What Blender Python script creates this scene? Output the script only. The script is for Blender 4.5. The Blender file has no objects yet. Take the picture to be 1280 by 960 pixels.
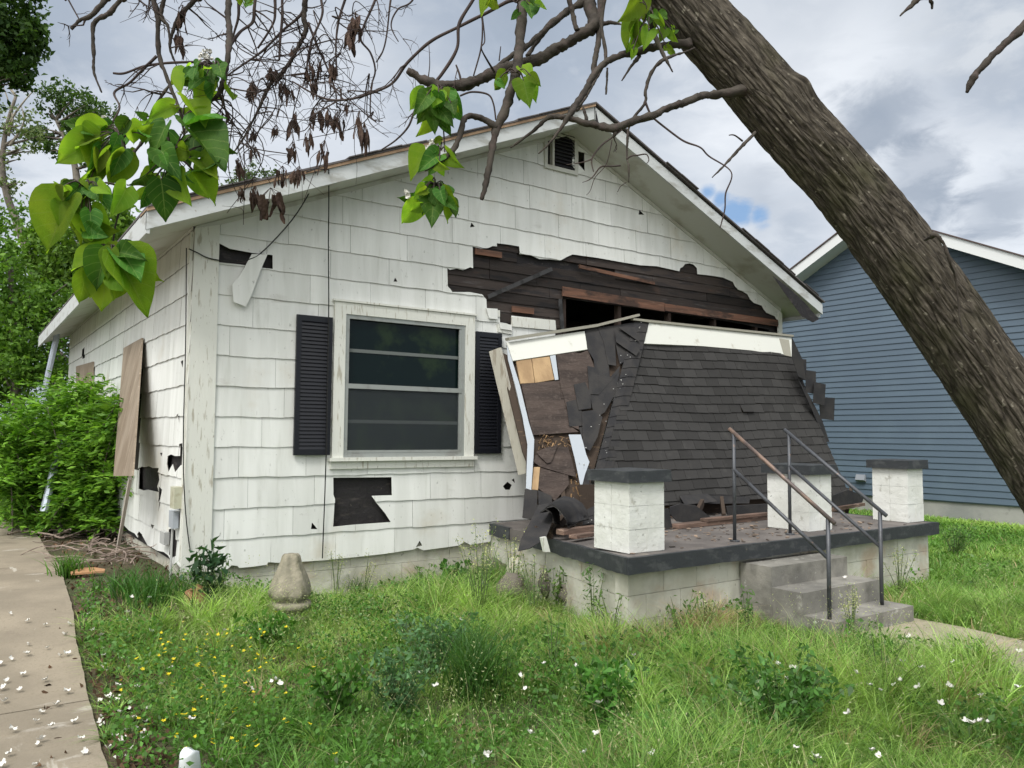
import bpy, math, random
import numpy as np
from mathutils import Vector, noise, Matrix
from mathutils.geometry import delaunay_2d_cdt
random.seed(11); RNG = np.random.default_rng(5)
S = bpy.context.scene
COL = S.collection
rad = math.radians

# ------------------------------------------------------------------ camera
F = 992.0; CX, CY = 640.0, 480.0
def _n(v): return v / np.linalg.norm(v)
_X = _n(np.array([1432., 74., F])); _Y = np.array([-690., 57., F]); _Y = _n(_Y - _X * np.dot(_X, _Y))
_Z = np.cross(_X, _Y)
if _Z[1] > 0: _Z = -_Z
R = np.stack([_X, _Y, _Z], 1)                  # world -> camera (x right, y down, z forward)
def ray(u, v): return R.T @ np.array([u - CX, v - CY, F])
_d = ray(243, 725)
POS = np.array([0, 0, .03]) - _d * (-(1.38) / _d[2])
def at(u, v, ax, val):                          # the point where a sight line meets the plane axis=val
    d = ray(u, v); return Vector(POS + d * ((val - POS[ax]) / d[ax]))
def dp(u, v, depth): return Vector(POS + ray(u, v) * (depth / F))
def onp(u, v, p0, nrm):
    d = ray(u, v); p0 = np.array(p0); nrm = np.array(nrm)
    return Vector(POS + d * (np.dot(p0 - POS, nrm) / np.dot(d, nrm)))
cam_d = bpy.data.cameras.new('camera'); cam = bpy.data.objects.new('camera', cam_d); COL.objects.link(cam)
cam_d.sensor_width = 36; cam_d.lens = F / 1280 * 36; cam_d.clip_start = .05; cam_d.clip_end = 2000
M = Matrix(((R[0][0], -R[1][0], -R[2][0]), (R[0][1], -R[1][1], -R[2][1]), (R[0][2], -R[1][2], -R[2][2])))
cam.matrix_world = Matrix.Translation(Vector(POS)) @ M.to_4x4()
S.camera = cam

# ------------------------------------------------------------------ light and sky
SUN_EL, SUN_AZ = rad(52), rad(215)              # azimuth measured from +x, counter-clockwise
sun_dir = Vector((math.cos(SUN_EL) * math.cos(SUN_AZ), math.cos(SUN_EL) * math.sin(SUN_AZ), math.sin(SUN_EL)))
sl = bpy.data.lights.new('sun', 'SUN'); sl.energy = 1.5; sl.angle = rad(16); sl.color = (1, .965, .92)
so = bpy.data.objects.new('sun', sl); COL.objects.link(so); so.rotation_euler = sun_dir.to_track_quat('Z', 'Y').to_euler()
S.view_settings.view_transform = 'Standard'; S.view_settings.look = 'None'; S.view_settings.gamma = 1
S.view_settings.use_curve_mapping = False; S.view_settings.exposure = .66
S.cycles.use_denoising = True
S.cycles.max_bounces = 8; S.cycles.diffuse_bounces = 4; S.cycles.transparent_max_bounces = 8; S.cycles.glossy_bounces = 3

W = bpy.data.worlds.new('World'); S.world = W; W.use_nodes = True
nt = W.node_tree; nt.nodes.clear()
def wn(t, **k):
    n = nt.nodes.new(t)
    for a, b in k.items(): setattr(n, a, b)
    return n
def wl(a, b): nt.links.new(a, b)
out = wn('ShaderNodeOutputWorld'); bg = wn('ShaderNodeBackground'); bg.inputs[1].default_value = .1
wl(bg.outputs[0], out.inputs[0])
sky = wn('ShaderNodeTexSky', sky_type='NISHITA', sun_disc=False)
sky.sun_elevation = SUN_EL; sky.sun_rotation = math.atan2(sun_dir.x, sun_dir.y)
tc = wn('ShaderNodeTexCoord'); sx = wn('ShaderNodeSeparateXYZ'); wl(tc.outputs['Generated'], sx.inputs[0])
def wm(op, a, b=None, c=None, clamp=False):
    n = wn('ShaderNodeMath', operation=op); n.use_clamp = clamp
    for i, x in enumerate((a, b, c)):
        if x is None: continue
        if isinstance(x, (int, float)): n.inputs[i].default_value = x
        else: wl(x, n.inputs[i])
    return n.outputs[0]
den = wm('ADD', wm('MAXIMUM', sx.outputs[2], 0.0), .22)
cb = wn('ShaderNodeCombineXYZ'); wl(wm('DIVIDE', sx.outputs[0], den), cb.inputs[0]); wl(wm('DIVIDE', sx.outputs[1], den), cb.inputs[1])
def wnoise(scale, detail, rough, off, dist=0.0):
    mp = wn('ShaderNodeMapping'); mp.inputs['Location'].default_value = off; wl(cb.outputs[0], mp.inputs[0])
    n = wn('ShaderNodeTexNoise'); n.inputs['Scale'].default_value = scale; n.inputs['Detail'].default_value = detail
    n.inputs['Roughness'].default_value = rough; n.inputs['Distortion'].default_value = dist; wl(mp.outputs[0], n.inputs['Vector']); return n.outputs[0]
nA = wnoise(.9, 5, .5, (3.1, 7.7, 0), .4); nB = wnoise(2.6, 6, .55, (11, 2, 4), .3); nD = wnoise(7.5, 6, .6, (2, 9, 6), .5)
def blob(u, v, radius_px, soft, wob=.5):         # a cloud at a bearing on the sky dome
    d = _n(ray(u, v)); vm = wn('ShaderNodeVectorMath', operation='DISTANCE'); vm.inputs[1].default_value = d
    wl(tc.outputs['Generated'], vm.inputs[0])
    r = radius_px / F
    x = wm('DIVIDE', vm.outputs['Value'], r)
    x = wm('ADD', wm('ADD', x, wm('MULTIPLY', wm('SUBTRACT', nB, .5), wob * 3.2)), wm('MULTIPLY', wm('SUBTRACT', nD, .5), wob * 3.0))
    mr = wn('ShaderNodeMapRange', interpolation_type='SMOOTHSTEP'); wl(x, mr.inputs[0])
    mr.inputs[1].default_value = 1 + soft; mr.inputs[2].default_value = 1 - soft; mr.inputs[3].default_value = 0; mr.inputs[4].default_value = 1
    return mr.outputs[0]
def ramp(fac, stops):
    r = wn('ShaderNodeValToRGB'); wl(fac, r.inputs[0]); e = r.color_ramp.elements
    e[0].position, e[0].color = stops[0][0], (*stops[0][1], 1); e[1].position, e[1].color = stops[-1][0], (*stops[-1][1], 1)
    for p, c in stops[1:-1]:
        q = e.new(p); q.color = (*c, 1)
    return r.outputs[0]
def wmix(f, a, b, bt='MIX'):
    n = wn('ShaderNodeMix', data_type='RGBA', blend_type=bt)
    if isinstance(f, (int, float)): n.inputs[0].default_value = f
    else: wl(f, n.inputs[0])
    for i, x in ((6, a), (7, b)):
        if isinstance(x, tuple): n.inputs[i].default_value = (*x, 1)
        else: wl(x, n.inputs[i])
    return n.outputs[2]
base = wm('ADD', wm('ADD', wm('MULTIPLY', nA, .42), wm('MULTIPLY', nB, .38)), wm('MULTIPLY', nD, .20))
cloud = ramp(base, [(.38, (1.75, 2.1, 2.6)), (.46, (2.2, 2.6, 3.15)), (.54, (2.9, 3.3, 3.85)), (.63, (4.6, 4.85, 5.1))])
hz = wn('ShaderNodeMapRange', interpolation_type='SMOOTHSTEP'); wl(sx.outputs[2], hz.inputs[0])
hz.inputs[1].default_value = .42; hz.inputs[2].default_value = .08; hz.inputs[3].default_value = 0; hz.inputs[4].default_value = .55
cloud = wmix(hz.outputs[0], cloud, (4.4, 4.8, 5.2))
whites = [(900, 215, 130, .9), (1190, 250, 90, .8), (1150, 330, 130, .8), (1010, 90, 90, .9), (890, 330, 70, .7), (340, 210, 150, .9), (120, 250, 90, .8), (1040, 60, 80, .8)]
for u, v, r_, s_ in whites: cloud = wmix(wm('MULTIPLY', blob(u, v, r_, s_, .7), .6), cloud, (6.4, 6.6, 6.8))
darks = [(1108, 135, 40, .5, .62), (1085, 150, 26, .5, .4), (1150, 225, 36, .5, .5), (1168, 262, 30, .5, .5), (1225, 262, 34, .6, .4), (1262, 250, 30, .6, .4), (930, 245, 30, .6, .3), (985, 290, 50, .7, .35), (1010, 20, 60, .8, .3), (1230, 110, 40, .8, .25)]
for u, v, r_, s_, a_ in darks: cloud = wmix(wm('MULTIPLY', blob(u, v, r_, s_, .9), a_), cloud, (1.75, 2.1, 2.6))
blue = wm('MULTIPLY', wm('MAXIMUM', wm('MAXIMUM', blob(884, 240, 9, .7, .9), blob(900, 250, 9, .7, .9)), wm('MAXIMUM', wm('MAXIMUM', blob(912, 264, 12, .7, .9), blob(928, 268, 12, .7, .9)), blob(948, 270, 10, .7, .9))), .92)
skyc = wmix(1.0, sky.outputs[0], (.55, .8, 1.15), 'MULTIPLY')
cloud = wmix(blue, cloud, (1.7, 2.85, 4.6))
# the overcast is brightest round the hidden sun, high behind the camera
glow = wn('ShaderNodeVectorMath', operation='DOT_PRODUCT'); glow.inputs[1].default_value = sun_dir; wl(tc.outputs['Generated'], glow.inputs[0])
gr = wn('ShaderNodeMapRange', interpolation_type='SMOOTHSTEP'); wl(glow.outputs['Value'], gr.inputs[0])
gr.inputs[1].default_value = .25; gr.inputs[2].default_value = 1.0; gr.inputs[3].default_value = 1; gr.inputs[4].default_value = 3.6
warm = wmix(wm('SUBTRACT', gr.outputs[0], 1.0, clamp=True), cloud, (4.35, 4.3, 4.15)); gs = wn('ShaderNodeVectorMath', operation='SCALE'); wl(warm, gs.inputs[0]); wl(gr.outputs[0], gs.inputs['Scale'])
fin = wmix(.06, gs.outputs[0], skyc)
wl(fin, bg.inputs[0])

# ------------------------------------------------------------------ helpers
def tag(o, label=None, cat=None, group=None, kind=None):
    if label: o['label'] = label
    if cat: o['category'] = cat
    if group: o['group'] = group
    if kind: o['kind'] = kind
    return o
def empty(name, loc, label, cat, group=None):
    o = bpy.data.objects.new(name, None); COL.objects.link(o); o.location = loc; o.empty_display_size = .1
    return tag(o, label, cat, group)
def link(name, me, mat, parent=None):
    o = bpy.data.objects.new(name, me); COL.objects.link(o)
    if mat:
        for m in (mat if isinstance(mat, list) else [mat]): me.materials.append(m)
    if parent:
        o.parent = parent; o.matrix_parent_inverse = Matrix.Translation(-parent_loc(parent))
    return o
def parent_loc(p):
    v = Vector(p.location)
    return v
def copy_tree(o, parent=None):
    c = o.copy(); COL.objects.link(c)
    if parent: c.parent = parent
    for ch in [x for x in COL.objects if x.parent == o]: copy_tree(ch, c)
    return c
class MB:
    def __init__(s): s.v = []; s.f = []; s.mi = []; s.cm = 0
    def add(s, vs, fs):
        b = len(s.v); s.v += [tuple(p) for p in vs]; s.f += [tuple(b + i for i in f) for f in fs]; s.mi += [s.cm] * len(fs)
        return s
    def box(s, lo, hi):
        x0, y0, z0 = lo; x1, y1, z1 = hi
        return s.add([(x0,y0,z0),(x1,y0,z0),(x1,y1,z0),(x0,y1,z0),(x0,y0,z1),(x1,y0,z1),(x1,y1,z1),(x0,y1,z1)],
                     [(0,3,2,1),(4,5,6,7),(0,1,5,4),(1,2,6,5),(2,3,7,6),(3,0,4,7)])
    def hexa(s, a, b):                              # two quads (4 pts each), joined
        return s.add(list(a) + list(b), [(3,2,1,0),(4,5,6,7),(0,1,5,4),(1,2,6,5),(2,3,7,6),(3,0,4,7)])
    def beam(s, p, q, w, h, up=(0, 0, 1)):
        p, q = Vector(p), Vector(q); d = (q - p).normalized(); up = Vector(up)
        sd = d.cross(up)
        if sd.length < 1e-4: sd = d.cross(Vector((1, 0, 0)))
        sd.normalize(); u = sd.cross(d).normalized(); sd = sd * w / 2; u = u * h / 2
        return s.hexa([p - sd - u, p + sd - u, p + sd + u, p - sd + u], [q - sd - u, q + sd - u, q + sd + u, q - sd + u])
    def slab(s, pts, off):                          # polygon extruded by off
        pts = [Vector(p) for p in pts]; off = Vector(off); n = len(pts)
        return s.add(pts + [p + off for p in pts], [tuple(range(n)), tuple(range(2 * n - 1, n - 1, -1))] + [(i, n + i, n + (i + 1) % n, (i + 1) % n) for i in range(n)])
    def tube(s, pts, rs, seg=8, cap=True):
        pts = [Vector(p) for p in pts]; n = len(pts)
        if isinstance(rs, (int, float)): rs = [rs] * n
        b = len(s.v); t0 = (pts[1] - pts[0]).normalized(); a = t0.orthogonal().normalized()
        for i, p in enumerate(pts):
            t = (pts[min(i + 1, n - 1)] - pts[max(i - 1, 0)]).normalized()
            a = (a - t * a.dot(t)); a = a.normalized() if a.length > 1e-6 else t.orthogonal().normalized(); c = t.cross(a)
            for k in range(seg):
                g = 2 * math.pi * k / seg; s.v.append(tuple(p + (a * math.cos(g) + c * math.sin(g)) * rs[i]))
        fs = []
        for i in range(n - 1):
            for k in range(seg): fs.append((b + i*seg + k, b + i*seg + (k+1) % seg, b + (i+1)*seg + (k+1) % seg, b + (i+1)*seg + k))
        if cap: fs += [tuple(b + k for k in range(seg - 1, -1, -1)), tuple(b + (n-1)*seg + k for k in range(seg))]
        s.f += fs; s.mi += [s.cm] * len(fs); return s
    def build(s, name, mat, parent=None, smooth=False):
        me = bpy.data.meshes.new(name); me.from_pydata(s.v, [], s.f); me.update()
        if smooth: me.polygons.foreach_set('use_smooth', [True] * len(me.polygons))
        if any(s.mi): me.polygons.foreach_set('material_index', s.mi)
        return link(name, me, mat, parent)
def split(s, name, mt, parent=None, smooth=False):
    """one object per connected piece"""
    par = list(range(len(s.v)))
    def find(a):
        while par[a] != a: par[a] = par[par[a]]; a = par[a]
        return a
    for f in s.f:
        for b in f[1:]: par[find(b)] = find(f[0])
    gr_ = {}
    for f in s.f: gr_.setdefault(find(f[0]), []).append(f)
    res = []
    for fs in gr_.values():
        ids = sorted({i for f in fs for i in f}); mp = {i: k for k, i in enumerate(ids)}
        m_ = MB(); m_.add([s.v[i] for i in ids], [tuple(mp[i] for i in f) for f in fs]); res.append(m_.build(name, mt, parent, smooth))
    return res[0]
MB.split = split
def spline(pts, rs, step=3):
    """Catmull-Rom resample"""
    P = [Vector(p) for p in pts]; o, q = [], []
    for i in range(len(P) - 1):
        a, b, c, d = P[max(i-1, 0)], P[i], P[i+1], P[min(i+2, len(P)-1)]
        for k in range(step):
            t = k / step
            o.append(.5 * ((2*b) + (-a + c)*t + (2*a - 5*b + 4*c - d)*t*t + (-a + 3*b - 3*c + d)*t**3)); q.append(rs[i]*(1-t) + rs[i+1]*t)
    o.append(P[-1]); q.append(rs[-1]); return o, q
def npmesh(name, V, Fq, mat, parent=None, col=None, smooth=False):
    """V (n,3) array, Fq (m,k) array of equal-size faces"""
    me = bpy.data.meshes.new(name); k = Fq.shape[1]
    me.vertices.add(len(V)); me.vertices.foreach_set('co', np.ascontiguousarray(V, dtype=np.float32).ravel())
    me.loops.add(Fq.size); me.loops.foreach_set('vertex_index', Fq.astype(np.int32).ravel())
    me.polygons.add(len(Fq)); me.polygons.foreach_set('loop_start', np.arange(0, Fq.size, k, dtype=np.int32))
    if smooth: me.polygons.foreach_set('use_smooth', np.ones(len(Fq), dtype=bool))
    if col is not None:
        a = me.attributes.new('tint', 'FLOAT_COLOR', 'POINT'); c = np.ones((len(V), 4), np.float32); c[:, :3] = col; a.data.foreach_set('color', c.ravel())
    me.update(calc_edges=True)
    return link(name, me, mat, parent)

# ------------------------------------------------------------------ materials
def mat(name, col, rough=.8, var=None, scale=3, detail=5, bump=0, bscale=40, spec=.3, metal=0, stretch=(1,1,1), stain=None, sscale=1.2, sth=(.5,.7), sstretch=(1,1,1), island=0, transl=0, attr=False, trough=None):
    m = bpy.data.materials.new(name); m.use_nodes = True; t = m.node_tree; b = t.nodes['Principled BSDF']
    L = t.links.new
    b.inputs['Roughness'].default_value = rough; b.inputs['Specular IOR Level'].default_value = spec; b.inputs['Metallic'].default_value = metal
    def N(ty, **k):
        n = t.nodes.new(ty)
        for a, c in k.items(): setattr(n, a, c)
        return n
    co = N('ShaderNodeTexCoord').outputs['Object']
    def nz(sc, st, det=5, rg=.55):
        mp = N('ShaderNodeMapping'); mp.inputs['Scale'].default_value = st; L(co, mp.inputs[0])
        n = N('ShaderNodeTexNoise'); n.inputs['Scale'].default_value = sc; n.inputs['Detail'].default_value = det; n.inputs['Roughness'].default_value = rg
        L(mp.outputs[0], n.inputs['Vector']); return n.outputs[0]
    def mx(f, a, c, bt='MIX'):
        n = N('ShaderNodeMix', data_type='RGBA', blend_type=bt)
        if isinstance(f, (int, float)): n.inputs[0].default_value = f
        else: L(f, n.inputs[0])
        for i, x in ((6, a), (7, c)):
            if isinstance(x, tuple): n.inputs[i].default_value = (*x, 1)
            else: L(x, n.inputs[i])
        return n.outputs[2]
    def mr(x, a, c, d=0, e=1):
        n = N('ShaderNodeMapRange', interpolation_type='SMOOTHSTEP'); L(x, n.inputs[0])
        for i, q in enumerate((a, c, d, e)): n.inputs[i+1].default_value = q
        return n.outputs[0]
    c = tuple(col)
    if attr:
        c = N('ShaderNodeAttribute', attribute_name='tint').outputs['Color']
    if var: c = mx(mr(nz(scale, stretch, detail), .35, .65), c, tuple(var))
    if stain:
        for sc_, (scol, sc, st, th, am) in enumerate(stain): c = mx(mr(nz(sc, st, 6, .6), th[0], th[1], 0, am), c, tuple(scol))
    if island:
        gi = N('ShaderNodeNewGeometry').outputs['Random Per Island']
        hsv = N('ShaderNodeHueSaturation'); L(mr(gi, 0, 1, 1 - island, 1 + island), hsv.inputs['Value'])
        if isinstance(c, tuple): hsv.inputs['Color'].default_value = (*c, 1)
        else: L(c, hsv.inputs['Color'])
        c = hsv.outputs[0]
    if isinstance(c, tuple): b.inputs['Base Color'].default_value = (*c, 1)
    else: L(c, b.inputs['Base Color'])
    if bump:
        bn = N('ShaderNodeBump'); bn.inputs['Strength'].default_value = 1; bn.inputs['Distance'].default_value = bump
        L(nz(bscale, stretch, 6, .65), bn.inputs['Height']); L(bn.outputs[0], b.inputs['Normal'])
    if transl:
        tr = N('ShaderNodeBsdfTranslucent')
        tcol = mx(1.0, c, (1.25, 1.35, .55), 'MULTIPLY')
        L(tcol, tr.inputs[0]); ms = N('ShaderNodeMixShader'); ms.inputs[0].default_value = transl
        L(b.outputs[0], ms.inputs[1]); L(tr.outputs[0], ms.inputs[2]); L(ms.outputs[0], t.nodes['Material Output'].inputs[0])
    return m
# ------------------------------------------------------------------ terrain
def ss(x): x = min(max(x, 0.), 1.); return x * x * (3 - 2 * x)
def gh(x, y):
    z = -.22 + .22 * ss((y + 2.6) / 2.4) * ss((.95 - x) / 1.1) + .05 * ss((x - 8) / 4) - .07 * ss((y + 1.6) / 1.4) * ss((x - .5) / .9) * ss((3.3 - x) / .6)
    z += .1 * ss((y - 1) / 6) * ss((x - 8.8) / 2) - .06 * ss((-y - 4.2) / 3)
    if x > -.9: z += .018 * noise.noise(Vector((x * 1.3, y * 1.3, 0))) + .03 * noise.noise(Vector((x * .35, y * .35, 4)))
    return z
def atg(u, v, dz=0.):
    z = -.1
    for _ in range(8):
        p = at(u, v, 2, z + dz); z = gh(p.x, p.y)
    return Vector((p.x, p.y, z + dz))
def axis(lo, hi, near0, near1, fine, coarse_n):
    a = list(np.arange(near0, near1 + 1e-6, fine)); g1 = near0 - np.geomspace(fine * 2, near0 - lo, coarse_n); g2 = near1 + np.geomspace(fine * 2, hi - near1, coarse_n)
    return np.array(sorted(list(g1)) + a + list(g2))
gx, gy = axis(-300, 400, -3, 14, .14, 22), axis(-200, 600, -9, 6, .14, 22)
V = np.array([(x, y, gh(x, y)) for y in gy for x in gx]); nx = len(gx)
Q = np.array([(j*nx+i, j*nx+i+1, (j+1)*nx+i+1, (j+1)*nx+i) for j in range(len(gy)-1) for i in range(nx-1)])
m_soil = mat('soil', (.11, .085, .055), .95, var=(.05, .075, .025), scale=1.2, bump=.03, bscale=24,
             stain=[((.17, .12, .08), 5, (1,1,1), (.5, .65), .7), ((.05, .045, .025), 34, (1,1,1), (.5, .6), .8), ((.22,.17,.12), 70, (1,1,1), (.6,.66), .6)])
tag(npmesh('ground', V, Q, m_soil, smooth=True), kind='structure')

# ------------------------------------------------------------------ polygon tools
def pip(p, poly):
    x, y = p; c = False; n = len(poly); j = n - 1
    for i in range(n):
        xi, yi = poly[i]; xj, yj = poly[j]
        if (yi > y) != (yj > y) and x < (xj - xi) * (y - yi) / (yj - yi) + xi: c = not c
        j = i
    return c
def clip_tris(poly, outline, holes):
    """triangles of poly that lie in outline (or None) and in no hole"""
    bx = (min(p[0] for p in poly), max(p[0] for p in poly), min(p[1] for p in poly), max(p[1] for p in poly))
    vs, es = [], []
    def put(pl):
        b = len(vs); vs.extend(Vector(p) for p in pl); es.extend((b+i, b+(i+1) % len(pl)) for i in range(len(pl)))
    put(poly)
    for h in holes:
        if max(p[0] for p in h) > bx[0] and min(p[0] for p in h) < bx[1] and max(p[1] for p in h) > bx[2] and min(p[1] for p in h) < bx[3]: put(h)
    if outline: put(outline)
    r = delaunay_2d_cdt(vs, es, [], 0, 1e-5, False)
    V_, T = r[0], []
    for f in r[2]:
        c = (sum(V_[i].x for i in f) / len(f), sum(V_[i].y for i in f) / len(f))
        if pip(c, poly) and (not outline or pip(c, outline)) and not any(pip(c, h) for h in holes): T.append(tuple(f))
    return [(v.x, v.y) for v in V_], T
def sheet(mb, poly, outline, holes, f3, thick, edge=False):
    """f3(s,t,back)->3d"""
    V_, T = clip_tris(poly, outline, holes)
    if not T: return
    used = sorted({i for t in T for i in t}); mp = {i: k for k, i in enumerate(used)}; n = len(used)
    front = [f3(V_[i][0], V_[i][1], 0) for i in used]; back = [f3(V_[i][0], V_[i][1], thick) for i in used]
    ec = {}
    for t in T:
        for a, b in ((t[0], t[1]), (t[1], t[2]), (t[2], t[0])): ec[(a, b)] = ec.get((a, b), 0) + 1
    fs = [tuple(mp[i] for i in t) for t in T] + [tuple(n + mp[i] for i in reversed(t)) for t in T]
    for (a, b) in ec:
        if (b, a) not in ec: fs.append((mp[b], mp[a], n + mp[a], n + mp[b]))
    ne = len(fs) - 2*len(T); mb.add(front + back, fs)
    if edge and ne: mb.mi[-ne:] = [1]*ne
def pxs(flat, sc=1, ox=0, oy=0): return [(flat[i]/sc+ox, flat[i+1]/sc+oy) for i in range(0, len(flat), 2)]
def P2(L, ax, val, a, b): return [(lambda q: (q[a], q[b]))(at(u, v, ax, val)) for u, v in L]

# ------------------------------------------------------------------ house
WX0, WX1, PKX, SOZ, SLP = -.10, 8.73, 4.40, 5.29, .43
def soz(x): return SOZ - SLP * abs(x - PKX)
def roofz(x): return soz(x) + .165
house = empty('house', (4.3, 5, 0), 'derelict white shingle-sided bungalow with torn, fire-blackened gable wall', 'house')
m_edge = mat('dark_shingle_edge', (.13, .12, .105), .9)  # one dark tone on the edge faces, drawing the lap and joint lines
m_side = mat('white_siding', (.64, .655, .625), .62, var=(.72, .735, .71), scale=2.2, spec=.35, bump=.0012, bscale=26, stretch=(3,3,.35), island=.05,
             stain=[((.40, .41, .36), 5, (2.2,2.2,.28), (.54, .76), .4), ((.34,.33,.29), 2.1, (1,1,2.2), (.62, .76), .35), ((.47, .41, .29), 1.3, (1,1,1), (.56, .8), .5), ((.22, .22, .2), 26, (1,1,.5), (.64, .74), .6)])
m_trim = mat('peeling_white_paint', (.64, .65, .6), .7, bump=.004, bscale=18, stretch=(1,1,.25),
             stain=[((.32, .29, .22), 9, (3,3,.4), (.56, .66), .75), ((.16, .13, .1), 24, (3,3,.5), (.64, .7), .7)])
m_fascia = mat('fascia_paint', (.52, .545, .545), .6, bump=.003, bscale=12, stain=[((.30, .30, .27), 3, (1,1,3), (.5, .68), .75), ((.25, .2, .15), 20, (1,1,1), (.66, .72), .6)])
m_soffit = mat('soffit_paint', (.52, .53, .49), .8, bump=.003, bscale=8, stain=[((.3, .27, .21), 2.2, (1,1,1), (.5, .7), .6)])
m_tar = mat('tar_paper', (.018, .016, .017), .7, bump=.03, bscale=5, spec=.4, stain=[((.065, .055, .05), 4, (1,1,3), (.52, .7), .8), ((.14,.12,.1), 24, (1,1,1), (.66,.72), .7)])
m_char = mat('charred_board', (.032, .025, .022), .8, bump=.005, bscale=14, stretch=(.3,1,3), island=.45, spec=.3,
             stain=[((.10, .05, .03), 1.6, (1,1,2.5), (.58, .7), .4), ((.08, .075, .075), 5, (.5,1,5), (.56, .7), .55), ((.01, .01, .012), 3, (.6,1,3), (.5, .62), .7)])
m_oldwood = mat('old_brown_board', (.17, .085, .055), .8, var=(.09, .05, .035), scale=3, stretch=(.4,1,6), bump=.005, bscale=10,
                stain=[((.26, .18, .13), 12, (.3,1,6), (.6, .7), .7), ((.02,.018,.017), 2, (1,1,2), (.5,.62), .75)])
m_dark = mat('dark_inside', (.03, .026, .024), .95)
m_found = mat('painted_block', (.55, .545, .48), .85, bump=.008, bscale=14, var=(.42, .41, .34), scale=3,
              stain=[((.34, .33, .28), 3.5, (1,1,.6), (.5, .68), .6), ((.38, .25, .16), 1.6, (1,1,1.2), (.5, .66), .55), ((.12, .12, .1), 22, (1,1,.7), (.65, .72), .6)])
m_black = mat('navy_shutter', (.008, .009, .013), .42, spec=.4)
m_cable = mat('black_cable', (.012, .012, .012), .5)

# front outline: chewed bottom edge traced, gable above
bot = pxs([262,713,277.5,712,285,711,289.7,706.6,297,707.5,299,710,315,708.5,333.8,706,335.6,702.8,352.5,703.8,382.5,701.9,405,700.4,438.8,697,480,692.5,517,687,522,684.5,529.4,688,573.8,682,580.9,677.4,588,681,613,677])
botp = [(p.x, p.z) for p in (at(u, v, 1, -.02) for u, v in bot)]
E_ = .012
out_f = [(WX0, .1)] + botp + [(3.3, .2), (WX1, .2), (WX1, soz(WX1) - E_), (PKX, soz(PKX) - E_), (WX0, soz(WX0) - E_)]
BIG = pxs([559.8,335,563,337,571,335.5,579.3,337.5,588,334,591.6,335.3,591.6,308,602,310.5,610.5,310,616,307.5,621.3,308,621.3,304,635,305.5,649.2,308,650,317.3,664,319,675,323.6,689,324,700.4,325.7,708,321.5,716,318,747.3,322.2,776.6,327.5,800,331.4,821.3,332.7,849.7,339,851,335,854,333.7,857,330,862.8,329,868,331,871.6,334.9,872,342.5,890,344.5,904.4,346.9,916.4,352.3,919,358,923,362,929,364,935,367.7,938,374,942.7,378.6,952.5,381.9,955,387,958,390.6,969,395,971,399,975.5,399.4,979,419,979,455,690,455,695.5,413,694.5,400.4,639.5,394.5,639.5,406,632,404,625,403,625,387.7,609,387,608.6,374,602.7,368,587,365,565.6,365,563,361,560,358])
H_TL = pxs([262.3,307,273.3,303.3,287.5,310.8,314.9,315.8,334.5,318,341,318.6,341,336,329,334.8,296,330,262,326.7])
H_LO = pxs([417.2,597.2,490,596.5,490,619,464.6,619.8,469,626,474.8,633,482,642,488.6,652.6,440,656,416.5,658.4,418,640,419,624,417,618])
H_TRI = pxs([390.2,653.3,393.5,657,396.8,661.4,388.7,661.4])
H_PEN = pxs([634.7,602.3,640,606.3,637.3,612.2,631.9,612.2,629,607.8])
H_VEN = pxs([715.6,187.2,731,191,731,214.4,721,202.8,716,205])
H_CH = [pxs([491,640+0,495,642,493,646]), pxs([386,656,391,657,388,661])]
holes_f = [P2(h, 1, -.02, 0, 2) for h in (BIG, H_TL, H_LO, H_TRI, H_PEN, H_VEN)]
VX0, VX1, VZ0, VZ1 = 4.05, 4.55, 4.80, 5.25
holes_f.append([(VX0, VZ0), (VX1, VZ0), (VX1, soz(VX1)+.1), (PKX, 5.6), (VX0, soz(VX0)+.1)])
WIN = (1.30, 3.02, 1.04, 2.78)
holes_f.append([(WIN[0]+.02, WIN[2]+.02), (WIN[1]-.02, WIN[2]+.02), (WIN[1]-.02, WIN[3]-.02), (WIN[0]+.02, WIN[3]-.02)])
for f_ in ([494,347,497,352,492,352], [590,278,594,283,588,284], [478,560,482,563,477,566], [800,262,806,268,799,268], 
           [640,600,643,598,644,604], [520,684,528,682,525,676]):
    holes_f.append(P2(pxs(f_), 1, -.02, 0, 2))
DZ, Z0 = .293, .093
def siding(name, outline, holes, s0, s1, zmax, f3, parent, mt, wd=.67):
    mb = MB(); r = random.Random(4)
    for k in range(-1, int((zmax - Z0) / DZ) + 1):
        zb = Z0 + DZ * k; s = s0 - (wd * .5 if k % 2 else 0) - .12 * (k % 3)
        if k == -1: zb = Z0 - .15
        jit = 0
        while s < s1:
            a, b = max(s, s0), min(s + wd, s1); s += wd
            if b - a < .03: continue
            g = .0013; dr = r.uniform(-.003, .003); tl = r.uniform(-.004, .004); ph = r.uniform(-1, 1); lift = r.uniform(0, .003)
            N_ = 10; bt = []
            for i in range(N_ + 1):
                x = a + g + (b - a - 2*g) * i / N_
                bt.append((x, zb + dr + tl * (i/N_-.5) + .0025 * math.sin(x * 23 + ph) + .003 * math.sin(x * 9.4 + k) + r.uniform(-.0012, .0012)))
            zt = (zb if k > -1 else Z0 - .15) + DZ + .014 + (.15 - .0 if k == -1 else 0)
            poly = bt + [(b - g, zt), (a + g, zt)]
            def g3(s_, t_, th, zb=zb, lift=lift):
                q = min(max((t_ - zb) / DZ, 0), 1.1)
                return f3(s_, t_, .0175 + lift - .012 * q - th)
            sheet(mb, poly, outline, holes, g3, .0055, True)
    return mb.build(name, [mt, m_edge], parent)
siding('shingle_siding', out_f, holes_f, WX0 + .27 - .135, WX1, 5.4, lambda s, t, o: (s, -o, t), house, m_side)
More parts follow.
